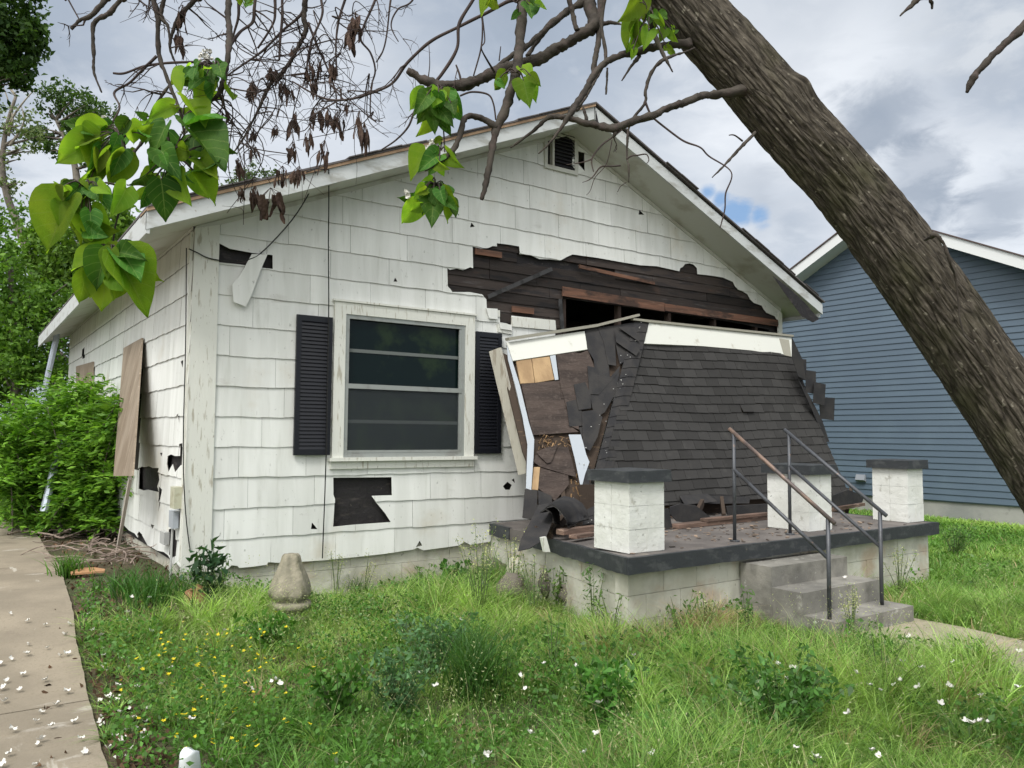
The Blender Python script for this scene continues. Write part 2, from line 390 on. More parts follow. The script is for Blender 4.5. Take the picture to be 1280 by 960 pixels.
# a few chips and cracks of torn edge left in the big hole, seen pale against the dark
mb = MB()
for L in (pxs([608,385,622,386,622,399,612,398]), pxs([624,404,640,406,640,413,626,411]), ):
    mb.slab([at(u, v, 1, -.045) for u, v in L], (0, .02, 0))
shard = pxs([314.9,317.5,334.5,318,325,339,313.7,369.4,306.5,383.6,291.4,377.7,289.7,356,300,344])
mb.slab([at(u, v, 1, -.05) + Vector((0, .02 * (v - 318) / 60 * -1, 0)) for u, v in shard], (0, .007, 0))
mb.slab([at(u, v, 1, -.03) for u, v in pxs([716,196,721,202.8,731,214,724,218,715,206])], (0, .006, 0))
mb.split('broken_shingle', m_side, house)

# left wall
FY = 10.3
botl = P2(pxs([230,711.7,222,703,219,706,212,694,206.7,690,198,688,190,683,186.7,681.7,180,670,175,668.5,174,672,170,666.7,163,663,156.7,656.7,150,650,140,640]), 0, WX0, 1, 2)
botl = [(max(p[0], .0), p[1]) for p in botl]
out_l = [(-.03, .12)] + [p for p in botl] + [(FY, .25), (FY, 3.4), (-.03, 3.4)]
HL = [P2(pxs(h), 0, WX0 - .01, 1, 2) for h in (
    [174,585,178,583.5,183,584,186.7,582.7,192,585,199.3,585,198,592,199.3,600,197,608,199.3,615,186,612,180,613,174,610.7],
    [210,570,214,568,219,570,225,570,225,555,229,554,229,580,226,582,220,590,218,584,216.7,580,214,585,211.7,590,209.5,580],
    [211.7,661.7,216,660,220,663,221,676,220,695,216,697,211.7,693,213,678], [199,608,203,612,201,625,198,640,199.5,622],
    [172,668,174,664,178,668,181,680,176,680])]
WINL = (2.35, 3.45, .95, 2.5); WINL2 = (7.0, 8.9, 1.4, 2.62)
HL += [P2(pxs(f_), 0, WX0-.01, 1, 2) for f_ in ([222,519,224,517,224,529], [200,566,203,566,202,571], [216,640,219,644,214,646], [190,655,194,657,190,661], [226,452,229,450,229,460], [103,437,106,434,106,447,103,449], [224,640,227,632,228,650])]
HL.append([(WINL[0], WINL[2]), (WINL[1], WINL[2]), (WINL[1], WINL[3]), (WINL[0], WINL[3])])
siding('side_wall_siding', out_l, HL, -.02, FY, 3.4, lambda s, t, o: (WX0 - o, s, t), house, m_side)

# walls behind the siding, with the burnt-through opening
VOID = P2(pxs([702,372,730,376,760,380,820,388,878,396,930,405,962,412,972,430,972,452,702,452]), 1, .03, 0, 2)
IN = .05
wall_out = [(WX0 + .05, .13), (WX1 - .02, .13), (WX1 - .02, soz(WX1) + .05), (PKX, soz(PKX) + .05), (WX0 + .05, soz(WX0) + .05)]
mb = MB(); sheet(mb, wall_out, None, [VOID, [(1.5, 1.15), (2.85, 1.15), (2.85, 2.62), (1.5, 2.62)], P2(H_VEN, 1, .03, 0, 2)], lambda s, t, th: (s, IN + th, t), .02)
mb.build('front_wall', m_tar, house)
mb = MB()
mb.box((WX0 + .03, IN, .13), (WX0 + .05, FY, soz(WX0) + .05))
mb.box((WX1 - .02, 0, -.3), (WX1, FY, soz(WX1)))
mb.slab([(WX0 + .05, FY, -.3), (WX1 - .02, FY, -.3), (WX1 - .02, FY, soz(WX1)), (PKX, FY, soz(PKX)), (WX0 + .05, FY, soz(WX0))], (0, -.03, 0))
mb.box((WX0 + .06, .06, .1), (WX1 - .03, FY - .04, .12))
mb.build('wall', m_tar, house)
mb = MB(); mb.box((WX0 + .06, 1.6, .12), (WX1 - .03, 1.63, 3.15)); 
for x in (4.4, 5.35, 6.3, 7.25, 8.2): mb.box((x, .055, .15), (x + .05, .14, 3.4))
mb.split('wall_stud', mat('dark_framing', (.05, .035, .028), .9), house)
# old clapboards under the shingles
mb = MB(); mo = MB(); r = random.Random(9); vx = VOID[0][0]; H = .125; k = 0; z = 2.62
while z < 3.80:
    lim = vx if z + H < 3.34 else WX1 - .05
    x = 2.55
    while x < lim - .02:
        L = r.choice([.7, 1.1, 1.6, 2.2, 2.9]); x1 = min(x + L, lim)
        if r.random() > .04:
            o0 = .006 + r.uniform(0, .006); tt = r.uniform(-.006, .006)
            tgt = mb
            if r.random() < .03: tgt = mo
            e = .003
            tgt.hexa([(x+e, .014-o0, z+tt), (x1-e, .014-o0, z-tt), (x1-e, .046, z-tt), (x+e, .046, z+tt)],
                     [(x+e, .028-o0, z+H+.012+tt), (x1-e, .028-o0, z+H+.012-tt), (x1-e, .046, z+H+.012-tt), (x+e, .046, z+H+.012+tt)])
        x = x1
    z += H; k += 1
mb.build('charred_clapboards', m_char, house)
# the loose brown boards lie a little proud
def pxbeam(mb, u0, v0, u1, v1, y, h, w=.02, y1=None):
    mb.beam(at(u0, v0, 1, y), at(u1, v1, 1, y if y1 is None else y1), w, h, up=(0, 0, 1))
pxbeam(mo, 703, 364, 830, 384, -.028, .12); pxbeam(mo, 831, 384, 972, 404, -.026, .10)
pxbeam(mo, 594, 314, 627, 319, -.024, .07)
pxbeam(mo, 724, 333, 818, 354, -.035, .045); pxbeam(mo, 640, 386, 667, 389, -.024, .075)
mo.split('brown_clapboard', m_oldwood, house)
mb = MB(); pxbeam(mb, 610, 371, 690, 336, -.03, .05, .008); pxbeam(mb, 700, 374, 703, 412, -.03, .05)
mb.split('burnt_lath', mat('sooty_lath', (.05, .05, .052), .8, bump=.004, bscale=9, stain=[((.02,.02,.02), 8, (1,1,1), (.45,.6), .8)]), house)
mb = MB()
for q in ([640,396,693,400,695.5,413,640,408], [609,387,625,388,625,396,612,397], [622,405,640,408,640,418,623,415]):
    mb.slab([at(u, v, 1, -.03) for u, v in pxs(q)], (0, .02, 0))
mb.split('white_lath', m_trim, house)

# corner board, frieze
mb = MB()
mb.hexa([(WX0 - .03, -.034, .12), (.135, -.034, .1), (.135, .0, .1), (WX0 - .03, .0, .12)], [(WX0 - .005, -.034, 3.33), (.12, -.034, 3.4), (.12, .0, 3.4), (WX0 - .005, .0, 3.33)])
mb.build('corner_board', m_trim, house)
mb = MB(); mb.box((WX0 - .034, .004, .2), (WX0 - .006, .05, 3.3)); mb.build('corner_board', m_trim, house)
mb = MB(); mb.box((WX1 - .07, -.03, .2), (WX1 + .02, 0, 3.36)); mb.build('corner_board', m_trim, house)

# foundation: courses of painted block
mb = MB(); r = random.Random(3)
def blocks(mb, p0, p1, ztop, n, nrm, h=.2, L=.4, th=.12, g=.004):
    p0, p1 = Vector(p0), Vector(p1); d = (p1 - p0); ln = d.length; d.normalize(); nrm = Vector(nrm)
    for k in range(n):
        z1 = ztop - h * k; z0 = z1 - h; s = -(L / 2 if k % 2 else 0)
        while s < ln:
            a, b = max(s, 0), min(s + L, ln); s += L
            if b - a < .02: continue
            o = nrm * r.uniform(-.003, .003)
            A, B = p0 + d * (a + g/2) + o, p0 + d * (b - g/2) + o
            mb.hexa([(A.x, A.y, z0 + g), (B.x, B.y, z0 + g), (B.x - nrm.x*th, B.y - nrm.y*th, z0 + g), (A.x - nrm.x*th, A.y - nrm.y*th, z0 + g)],
                    [(A.x, A.y, z1), (B.x, B.y, z1), (B.x - nrm.x*th, B.y - nrm.y*th, z1), (A.x - nrm.x*th, A.y - nrm.y*th, z1)])
blocks(mb, (-.04, .03, 0), (WX1, .03, 0), .2, 3, (0, -1, 0)); blocks(mb, (-.055, .16, 0), (-.055, FY, 0), .2, 3, (-1, 0, 0))
mb.box((-.04, .04, -.45), (WX1, .1, .19)); mb.box((-.045, .1, -.45), (.02, FY, .19))
mb.build('foundation', m_found, house)

# window with storm sash
win = MB(); x0, x1, z0, z1 = WIN; c = .125
win.box((x0, -.05, z0+.10), (x0+c, 0, z1-.002)); win.box((x1-c, -.05, z0+.10), (x1, 0, z1-.002)); win.box((x0+c, -.049, z1-c), (x1-c, 0, z1-.003))
win.box((x0-.02, -.066, z1), (x1+.02, .0, z1+.022))
win.box((x0-.01, -.045, z0-.005), (x1+.01, 0, z0+.072)); win.box((x0-.03, -.085, z0+.075), (x1+.03, .02, z0+.112))
wo = win.build('window', m_trim, house)
m_alu = mat('storm_aluminium', (.32, .34, .325), .45, metal=.3, stain=[((.22,.22,.2), 8, (1,1,1), (.5,.7), .6)])
fr = MB(); a0, a1, b0, b1 = x0+c, x1-c, z0+.112, z1-c
w = .045
fr.box((a0, -.038, b0), (a0+w, -.012, b1)); fr.box((a1-w, -.038, b0), (a1, -.012, b1)); fr.box((a0+w, -.037, b1-w), (a1-w, -.012, b1)); fr.box((a0+w, -.037, b0), (a1-w, -.012, b0+w))
fr.box((a0+w, -.040, 1.875), (a1-w, -.012, 1.925)); fr.box((a0+w, -.030, b0+w+.002), (a1-w-.03, -.014, b0+w+.03))
fr.box((a1-w-.03, -.032, b0+w), (a1-w, -.013, b1-w))
fr.build('storm_frame', m_alu, wo)
sa = MB(); sa.box((a0+.01, .005, b0), (a0+.06, .03, b1)); sa.box((a1-.06, .005, b0), (a1-.01, .03, b1))
for zz in (1.9, 2.28, 1.53): sa.box((a0+.06, .006, zz-.018), (a1-.06, .028, zz+.018))
sa.build('sash', mat('sash_paint', (.13,.145,.14), .7, bump=.003, bscale=20), wo)
m_glass = mat('dark_glass', (.003, .009, .009), .05, spec=.22, stain=[((.10,.12,.12), 9, (1,1,.6), (.62,.8), .35), ((.02,.035,.015), 2.2, (1,1,1), (.5,.65), .8)])
pn = MB(); pn.box((a0+.055, .014, b0), (a1-.055, .019, b1)); pn.build('pane', m_glass, wo)
sc_ = MB(); sc_.box((a0+w, -.026, b0+w), (a1-w, -.0245, 1.88))
m_scr = bpy.data.materials.new('insect_screen'); m_scr.use_nodes = True; t_ = m_scr.node_tree; b_ = t_.nodes['Principled BSDF']
b_.inputs['Base Color'].default_value = (.045, .055, .06, 1); b_.inputs['Roughness'].default_value = .7
tr_ = t_.nodes.new('ShaderNodeBsdfTransparent'); ms_ = t_.nodes.new('ShaderNodeMixShader'); ms_.inputs[0].default_value = .28
t_.links.new(tr_.outputs[0], ms_.inputs[1]); t_.links.new(b_.outputs[0], ms_.inputs[2]); t_.links.new(ms_.outputs[0], t_.nodes['Material Output'].inputs[0])
sc_.build('insect_screen', m_scr, wo)
sc_ = MB(); sc_.box((a0+w, -.024, 1.925), (a1-w-.03, -.021, b1-w)); sc_.build('storm_pane', mat('storm_glass', (.006,.011,.01), .03, spec=.5), wo) if False else None

# shutters
def shutter(x0, x1, z0, z1):
    s_ = MB(); w = .05; y0, y1 = -.062, -.032
    s_.box((x0, y0, z0), (x0+w, y1, z1)); s_.box((x1-w, y0, z0), (x1, y1, z1)); s_.box((x0+w, y0+.001, z1-.06), (x1-w, y1, z1)); s_.box((x0+w, y0+.001, z0), (x1-w, y1, z0+.06))
    n = 34; h = (z1 - z0 - .12) / n
    for i in range(n):
        z = z0 + .06 + h * i
        s_.add([(x0+w, y0+.004, z), (x1-w, y0+.004, z), (x1-w, y0+.018, z+h), (x0+w, y0+.018, z+h), (x0+w, y0+.018, z), (x1-w, y0+.018, z)], [(0,1,2,3), (0,4,5,1)])
    s_.box((x0+w, y0+.018, z0+.06), (x1-w, y1, z1-.06))
    s_.build('shutter', m_black, house)
shutter(.895, 1.275, 1.18, 2.6); shutter(3.03, 3.39, 1.18, 2.6)

# gable vent
v_ = MB()
v_.box((VX0-.02, -.04, VZ0-.05), (VX1+.02, .02, VZ0)); v_.box((VX0-.02, -.04, VZ0), (VX0+.025, .02, 5.16)); v_.box((VX1-.035, -.04, VZ0), (VX1+.02, .02, 5.22)); v_.box((VX0+.10, -.042, VZ0), (VX0+.13, .02, 5.18))
vo = v_.build('gable_vent', m_soffit, house)
v_ = MB()
for i in range(10):
    z = VZ0 + .02 + i * .047
    xl = VX0 + .13
    v_.hexa([(xl, -.035, z), (VX1-.035, -.035, z), (VX1-.035, -.03, z-.006), (xl, -.03, z-.006)], [(xl, .01, z+.05), (VX1-.035, .01, z+.05), (VX1-.035, .015, z+.044), (xl, .015, z+.044)])
v_.build('louver', mat('dark_louver', (.03,.03,.035), .6), vo)

# roof: deck, shingles, rake boards, soffits
OV, EX0, EX1, BY = -.56, -.62, 9.05, FY + .5
m_shing = mat('roof_shingle', (.11, .10, .10), .9, bump=.004, bscale=60, island=.2)
mb = MB()
for sgn, xe in ((-1, EX0), (1, EX1)):
    A = [(PKX, OV-.03, roofz(PKX)+.02), (xe, OV-.03, roofz(xe)+.02), (xe, BY, roofz(xe)+.02), (PKX, BY, roofz(PKX)+.02)]
    mb.slab(A if sgn < 0 else A[::-1], (0, 0, .02))
roof = mb.build('roof', m_shing, house)
mb = MB(); r = random.Random(2)
for sgn, xe in ((-1, EX0), (1, EX1)):            # worn shingle edges along the rake, ragged
    x = PKX
    while abs(x - PKX) < abs(xe - PKX) - .05:
        L = r.uniform(.25, .33); x2 = x + sgn * L
        if abs(x2 - PKX) > abs(xe - PKX): x2 = xe
        if r.random() < (.72 if sgn < 0 else .35):
            o = OV - .035 - r.uniform(0, .03); h = r.uniform(-.006, .004)
            mb.slab([(x, o, roofz(x)+.041+h), (x2, o, roofz(x2)+.041+h*.5), (x2, .2, roofz(x2)+.045), (x, .2, roofz(x)+.045)], (0, 0, .012))
        x = x2
mb.build('shingle_tabs', m_shing, roof)
mb = MB()
for xe in (EX0,):                            # bare deck edge showing brown
    mb.hexa([(PKX, OV-.022, roofz(PKX)-.012), (xe, OV-.022, roofz(xe)-.012), (xe, OV+.3, roofz(xe)-.012), (PKX, OV+.3, roofz(PKX)-.012)],
            [(PKX, OV-.022, roofz(PKX)+.018), (xe, OV-.022, roofz(xe)+.018), (xe, OV+.3, roofz(xe)+.018), (PKX, OV+.3, roofz(PKX)+.018)])
mb.build('deck_edge', mat('bare_deck', (.42, .29, .19), .85, var=(.3,.2,.13), scale=6, bump=.004, bscale=20), roof)
def rake(name, xa, xb, y, th, drop, mt, top=0.0):
    m_ = MB(); f = lambda x, o: roofz(x) + o
    m_.hexa([(xa, y, f(xa, -drop)), (xb, y, f(xb, -drop)), (xb, y+th, f(xb, -drop)), (xa, y+th, f(xa, -drop))],
            [(xa, y, f(xa, top)), (xb, y, f(xb, top)), (xb, y+th, f(xb, top)), (xa, y+th, f(xa, top))])
    return m_.build(name, mt, roof)
rake('rake_board', PKX - .01, EX0, OV, .03, .168, m_fascia, -.013)
rake('rake_board', PKX + .01, EX1 - .02, OV, .03, .168, m_fascia, -.013)
mb = MB(); mb.box((EX0 - .0, OV + .005, roofz(EX0) - .2), (EX0 + .03, BY, roofz(EX0) + .005)); mb.box((EX1 - .05, OV + .04, roofz(EX1) - .2), (EX1 - .02, BY, roofz(EX1)))
mb.split('eave_fascia', m_fascia, roof)
mb = MB()
for xe in (EX0 + .03, EX1 - .05):
    A = [(PKX, OV+.03, soz(PKX)), (xe, OV+.03, soz(xe)), (xe, BY, soz(xe)), (PKX, BY, soz(PKX))]
    mb.slab(A, (0, 0, .02))
mb.split('soffit', m_soffit, roof)
mb = MB()
for xe in (EX0 + .03, EX1 - .05):                # battens against the wall under the soffit
    a, b = (WX0 if xe < 0 else WX1), PKX
    mb.hexa([(a, -.03, soz(a)-.05), (b, -.03, soz(b)-.05), (b, -.004, soz(b)-.05), (a, -.004, soz(a)-.05)], [(a, -.03, soz(a)-.004), (b, -.03, soz(b)-.004), (b, -.004, soz(b)-.004), (a, -.004, soz(a)-.004)])
mb.split('frieze_batten', m_soffit, roof)
# burnt strip under the right rake
mb = MB(); L = [at(u, v, 1, OV - .004) for u, v in pxs([966,345,985,359,1005,377,1024,399,1016,403,1003,396,985,372])]
mb.slab(L, (0, .003, 0)); mb.build('rotten_edge', m_tar, roof)
mb = MB(); mb.slab([at(u, v, 1, OV-.01) for u, v in pxs([745,138,748,152,754,160,745,157])], (0, .01, 0)); mb.build('torn_flashing', m_tar, roof)

# boards over the side windows
def ply_mat(n): return mat(n, (.29, .24, .185), .85, var=(.21, .165, .12), scale=4, stretch=(1,1,.25), bump=.004, bscale=16, stain=[((.5,.42,.33), 9, (1,3,.2), (.55,.7), .6), ((.12,.09,.07), 5, (1,1,1), (.62,.74), .7)])
mb = MB(); mb.box((WX0 + .005, WINL[0], WINL[2]), (WX0 + .02, WINL[1], WINL[3])); mb.box((WX0+.005, WINL2[0], WINL2[2]), (WX0+.02, WINL2[1], WINL2[3]))
mb.split('side_window', m_dark, house)
ply = MB(); T0, T1, B1, B0 = at(154.3,435,0,WX0-.05), at(177.3,422.3,0,WX0-.05), at(165,595,0,WX0-.34), at(141.7,595,0,WX0-.34)
ply.slab([T0, T1, B1, B0], (.018, 0, 0))
tag(ply.build('plywood_board', ply_mat('weathered_plywood')), 'tall weathered plywood sheet swinging out from the side window', 'plywood board')
ply = MB(); ply.slab([at(u, v, 0, WX0-.04) for u, v in pxs([95,458,116,452,116,500,95,506])], (.018, 0, 0))
tag(ply.build('plywood_board', ply_mat('orange_plywood')), 'small plywood sheet covering the far side window', 'plywood board')
pr_ = MB(); a = at(163,597,0,WX0-.3); b = at(146,682,0,-.35); b.z = gh(b.x, b.y)
pr_.beam(a, b, .045, .03, up=(1,0,0)); tag(pr_.build('wooden_prop', mat('grey_lath', (.42,.38,.33), .85, bump=.004, bscale=12, stretch=(3,3,.3))), 'thin grey lath propping up the tall plywood sheet', 'wooden prop')
# meter box and conduit on the side wall
mb = MB(); m1, m2 = at(212,606,0,WX0-.06), at(223,636,0,WX0-.06)
mb.box((WX0-.10, m2.y, min(m1.z, m2.z)), (WX0-.02, m2.y+.17, max(m1.z, m2.z)))
mo_ = mb.build('utility_box', mat('box_enamel', (.45,.45,.34), .5, stain=[((.28,.25,.17), 8, (1,1,1), (.5,.66), .6)]), house)
mb = MB(); q = at(219,648,0,WX0-.05); mb.box((q.x-.03, q.y-.05, q.z-.09), (q.x+.02, q.y+.13, q.z+.07)); mb.build('cable_box', mat('grey_box', (.35,.38,.42), .4), mo_)
mb = MB(); mb.tube([(WX0-.04, m1.y-.1, m1.z-.3), (WX0-.045, m1.y-.1, gh(0,.5))], .012, 6); q = at(205,672,0,WX0-.05); mb.box((q.x-.02, q.y-.1, q.z-.06), (q.x+.03, q.y+.1, q.z+.06))
mb.build('conduit', mat('conduit_grey', (.4,.41,.4), .5), mo_)
# downspout hanging off the far eave
mb = MB(); pt = [dp(72,404,15.0), dp(70,425,15.0), dp(63,455,15.0), dp(56,485,15.0), dp(53,505,15.0)]
mb.tube(pt, [.052,.052,.05,.045,.042], 8); pt = [dp(86,540,11), dp(77,562,10.8), dp(68,585,10.6), dp(55,640,10.4)]
mb.tube(pt, .05, 8)
mb.split('downspout', mat('galvanised', (.45,.5,.58), .4, metal=.4), house)
# cables
mb = MB(); c_ = at(411,212,1,OV-.03)
mb.tube([c_, at(411,260,1,-.3), at(410.5,300,1,-.12), at(411,380,1,-.09), at(408,560,1,-.095), at(406,620,1,-.05), at(403,698,1,-.05)], .006, 6)
pts, rs = spline([at(395,214,1,OV-.03), at(388,238,1,-.3), at(365,275,1,-.1), at(330,313,1,-.05), at(312,324,1,-.05), at(290,327,1,-.05), at(262,323,1,-.05), at(247,316,1,-.06), at(236,311,1,-.07)], [.006]*9, 4)
mb.tube(pts, rs, 6); mb.tube([at(383,215,1,OV-.03), at(395,211,1,OV-.06), at(408,212,1,OV-.05), c_], .006, 6)
pts, rs = spline([at(233,310,1,-.06), at(232,430,1,-.055), at(229,560,1,-.06), at(232,640,1,-.06), at(238,690,1,-.05)], [.005]*5, 4); mb.tube(pts, rs, 6)
mb.split('cable', m_cable, house)
# ------------------------------------------------------------------ driveway and front walk
m_conc = mat('old_concrete', (.285, .245, .185), .9, var=(.215, .185, .14), scale=1.6, bump=.004, bscale=30,
             stain=[((.5,.47,.42), 2.3, (.6,1.4,1), (.6,.7), .6), ((.17,.14,.11), 4.5, (1,1,1), (.6,.75), .6), ((.20,.17,.12), 60, (1,1,1), (.52,.66), .6), ((.12,.10,.07), 1.1, (1,2,1), (.58,.68), .5), ((.55,.53,.47), 1.7, (3,.5,1), (.62,.68), .5)])
edge = sorted([(lambda p: (p.y, p.x))(atg(u, v, .03)) for u, v in ((150,1010),(135,960),(124,920),(112,880),(104,838),(95,800),(92,768),(83,735),(74,705),(60,690),(50,673))])
ey, ex = [e[0] for e in edge], [e[1] for e in edge]
yj = atg(56, 884, .03).y
def strip(mb, y0, y1, n):
    ys = np.linspace(y0, y1, n); pv = []
    for y in ys:
        xe = float(np.interp(y, ey, ex)) + (.012 * noise.noise(Vector((0, y * 9, 1))))
        for i in range(9):
            x = -5.5 + (xe + 5.5) * (i / 8) ** .6
            pv.append((x, y, gh(x, y) + .03))
        pv.append((xe + .01, y, gh(xe, y) - .06))
    mb.add(pv, [(j*10+i, j*10+i+1, (j+1)*10+i+1, (j+1)*10+i) for j in range(n-1) for i in range(9)] + [tuple(range(9, -1, -1)), tuple(range((n-1)*10, n*10))])
mb = MB(); strip(mb, ey[0] - 5, yj - .008, 40); strip(mb, yj + .008, ey[-1], 70); strip(mb, ey[-1]+.01, ey[-1] + 3.5, 10)
tag(mb.build('driveway', m_conc), kind='structure')
wk = [atg(u, v, .03) for u, v in ((1058,797),(1108,770),(1140,772),(1200,783),(1290,803),(1420,840),(1420,905),(1225,834),(1140,815))]
mb = MB(); mb.slab(wk, (0, 0, -.1)); tag(mb.build('front_walk', mat('walk_concrete', (.36,.31,.24), .9, var=(.26,.24,.17), scale=2, bump=.005, bscale=25, stain=[((.2,.2,.12), 5, (1,1,1), (.5,.7), .7)])), kind='structure')

# ------------------------------------------------------------------ porch
porch = empty('porch', (5, -1.6, 0), 'front porch with dark painted slab, painted block piers and concrete steps', 'porch')
A_, B_, C_, D_ = Vector((2.46,-3.22,.45)), Vector((7.27,-3.15,.45)), Vector((7.4,-.04,.45)), Vector((3.26,-.04,.37))
m_slab = mat('worn_porch_floor', (.16, .145, .135), .8, var=(.10, .09, .085), scale=2.5, bump=.003, bscale=20, stain=[((.27,.24,.2), 5, (1,1,1), (.58,.7), .6), ((.05,.05,.055), 3, (1,1,1), (.6,.7), .6)])
m_band = mat('dark_painted_concrete', (.030, .034, .038), .65, bump=.006, bscale=16, spec=.4, stain=[((.085,.09,.092), 7, (1,1,2), (.5,.68), .6), ((.16,.15,.13), 22, (1,1,1), (.66,.74), .6)])
mb = MB(); dn = Vector((0,0,-.117))
mb.add([A_, B_, C_, D_] + [p + dn for p in (A_, B_, C_, D_)], [(0,1,2,3), (7,6,5,4), (0,4,5,1), (1,5,6,2), (2,6,7,3), (3,7,4,0)])
slab = mb.build('floor_slab', m_slab, porch)
mb = MB(); r = random.Random(6)
def band(p, q, nrm, n=26):
    nrm = Vector(nrm); top, b2 = [], []
    for i in range(n + 1):
        a = p.lerp(q, i / n); o = nrm * (.008 + r.uniform(0, .005)); ur = r.uniform(-.003, .002)
        top.append(a + o + Vector((0, 0, .003 + ur))); b2.append(a + o + Vector((0, 0, -.125 + r.uniform(-.008, .004))))
    for i in range(n):
        mb.hexa([b2[i], b2[i+1], b2[i+1] - nrm*.05, b2[i] - nrm*.05], [top[i], top[i+1], top[i+1] - nrm*.045, top[i] - nrm*.045])
for a_ in ((A_ + Vector((-.008,0,0)), B_, (0,-1,0)), (A_ + (D_-A_)*.001, A_.lerp(D_, .66), (-1,0,0)), (A_.lerp(D_, .80), D_, (-1,0,0), 8), (B_, C_, (1,0,0))):
    mb = MB(); band(*a_); mb.build('slab_edge', m_band, slab)
mb = MB()
blocks(mb, (2.55, -3.12, 0), (7.2, -3.07, 0), .33, 3, (0,-1,0), th=.15); blocks(mb, (2.55+.002, -3.10, 0), (3.3, .02, 0), .31, 3, (-1,-.1,0), th=.15); blocks(mb, (7.2, -3.07, 0), (7.32, 0, 0), .33, 3, (1,0,0), th=.15)
mb.add([(2.58,-3.08,-.4),(7.17,-3.03,-.4),(7.3,0,-.4),(3.33,.02,-.4),(2.58,-3.08,.32),(7.17,-3.03,.32),(7.3,0,.32),(3.33,.02,.28)], [(3,2,1,0),(4,5,6,7),(0,1,5,4),(1,2,6,5),(2,3,7,6),(3,0,4,7)])
mb.build('block_base', m_found, porch)
m_pier = mat('painted_pier', (.70,.71,.68), .85, bump=.010, bscale=11, var=(.62,.63,.59), scale=4, stain=[((.3,.29,.24), 10, (1,1,1), (.6,.7), .6), ((.12,.12,.1), 24, (1,1,1), (.64,.7), .6)])
def pier(x, y, w=.45, d=.5, top=1.02):
    p = MB(); r = random.Random(int(x*10)); z = .452; k = 0
    while z < top - .02:
        h = (top - .452) / 3
        for j in range(2):
            a, b = (x + (j*w/2)+.0012, x + ((j+1)*w/2)-.0012); o = r.uniform(-.003, .003)
            p.box((a, y + o, z + .003), (b, y + d/2 - .002, z + h)); p.box((a, y + d/2 + .002, z + .003), (b, y + d + o, z + h))
        z += h
    p.box((x+.006, y+.006, .452), (x+w-.006, y+d-.006, top))
    o = p.build('pier', m_pier, porch)
    c = MB(); e = .045; t = top + .002
    n = 6
    c.hexa([(x-e, y-e, t), (x+w+e, y-e, t), (x+w+e, y+d+e, t), (x-e, y+d+e, t)], [(x-e+.004, y-e+.004, t+.095), (x+w+e-.004, y-e+.004, t+.1), (x+w+e, y+d+e, t+.1), (x-e, y+d+e, t+.092)])
    c.build('pier_cap', m_band, o)
pier(2.62, -3.06, .40, .43); pier(5.20, -2.93, .38, .50); pier(6.92, -3.0, .33, .42, 1.05)
m_step = mat('step_concrete', (.16,.155,.14), .9, var=(.27,.26,.23), scale=2.2, bump=.008, bscale=16, stain=[((.12,.115,.1), 4, (1,1,1), (.5,.68), .7), ((.55,.55,.5), 9, (1,1,1), (.62,.72), .6)])
mb = MB(); sx0, sx1 = 3.90, 5.02
ys = [-3.125, -3.46, -3.76, -4.06]; zs = [.29, .12, -.06]
for i in range(3): 
    j = .006 * i
    mb.hexa([(sx0 + j, ys[i+1], -.5), (sx1 + .02*i, ys[i+1], -.5), (sx1 + .02*i, -3.125 + .001*i, -.5), (sx0 + j, -3.125+.001*i, -.5)], [(sx0 + j, ys[i+1] + .008, zs[i] - .001*i), (sx1 + .02*i, ys[i+1] + .008, zs[i]), (sx1 + .02*i, -3.125+.001*i, zs[i]), (sx0 + j, -3.125+.001*i, zs[i])])
mb.build('steps', m_step, porch)
m_rail = mat('rail_paint', (.075,.08,.09), .45, spec=.5, metal=.3, stain=[((.03,.03,.03), 9, (1,1,1), (.5,.62), .6), ((.22,.15,.11), 20, (1,1,1), (.62,.7), .6)])
m_rail2 = mat('rusty_rail_paint', (.10,.08,.075), .5, spec=.5, metal=.3, stain=[((.25,.17,.13), 6, (1,1,1), (.45,.6), .8)])
for x, y0, y1, za, zb_, zc, zd, mm in ((3.98, -3.0, -3.95, 1.44, .74, 1.10, .42, m_rail2), (4.86, -2.95, -3.88, 1.44, .75, 1.12, .44, m_rail)):
    mb = MB(); mb.tube([(x, y0+.05, za+.035), (x, y1-.06, zb_-.03)], .018, 10); h = mb.build('handrail', mm, porch, True)
    mb = MB(); mb.tube([(x, y0, zc), (x, y1, zd)], .016, 10); mb.build('lower_rail', m_rail, h, True)
    mb = MB(); mb.tube([(x, y0, .452), (x, y0, za)], .016, 10); mb.tube([(x, y0, .452), (x, y0, .462)], .045, 12); mb.build('post', m_rail, h, True)
    mb = MB(); mb.tube([(x, y1, -.1), (x, y1, zb_)], .017, 10); mb.build('post', m_rail, h, True)

# ------------------------------------------------------------------ collapsed porch roof
cr = empty('collapsed_porch_roof', (5.5, -1.4, .46), 'fallen black-shingled porch roof slumped against the wall on the porch', 'collapsed roof')
TL, CR_, TR_, HB = at(634,425,1,-.25), at(801,402,1,-.42), at(988,421,1,-.42), at(736,655,1,-1.32)
nL = (CR_ - TL).cross(HB - TL).normalized(); nF = (TR_ - CR_).cross(HB - CR_).normalized()
if nL.dot(Vector(POS) - TL) < 0: nL = -nL
if nF.dot(Vector(POS) - CR_) < 0: nF = -nF
def onL(u, v, o=0.): return onp(u, v, TL + nL*o, nL)
def onF(u, v, o=0.): return onp(u, v, CR_ + nF*o, nF)
aF = (TR_ - CR_).normalized(); bF = -nF.cross(aF)
if bF.z > 0: bF = -bF
aF = bF.cross(nF); aF = aF if aF.dot(TR_-CR_) > 0 else -aF
def toF(p): d = p - CR_; return (d.dot(aF), d.dot(bF))
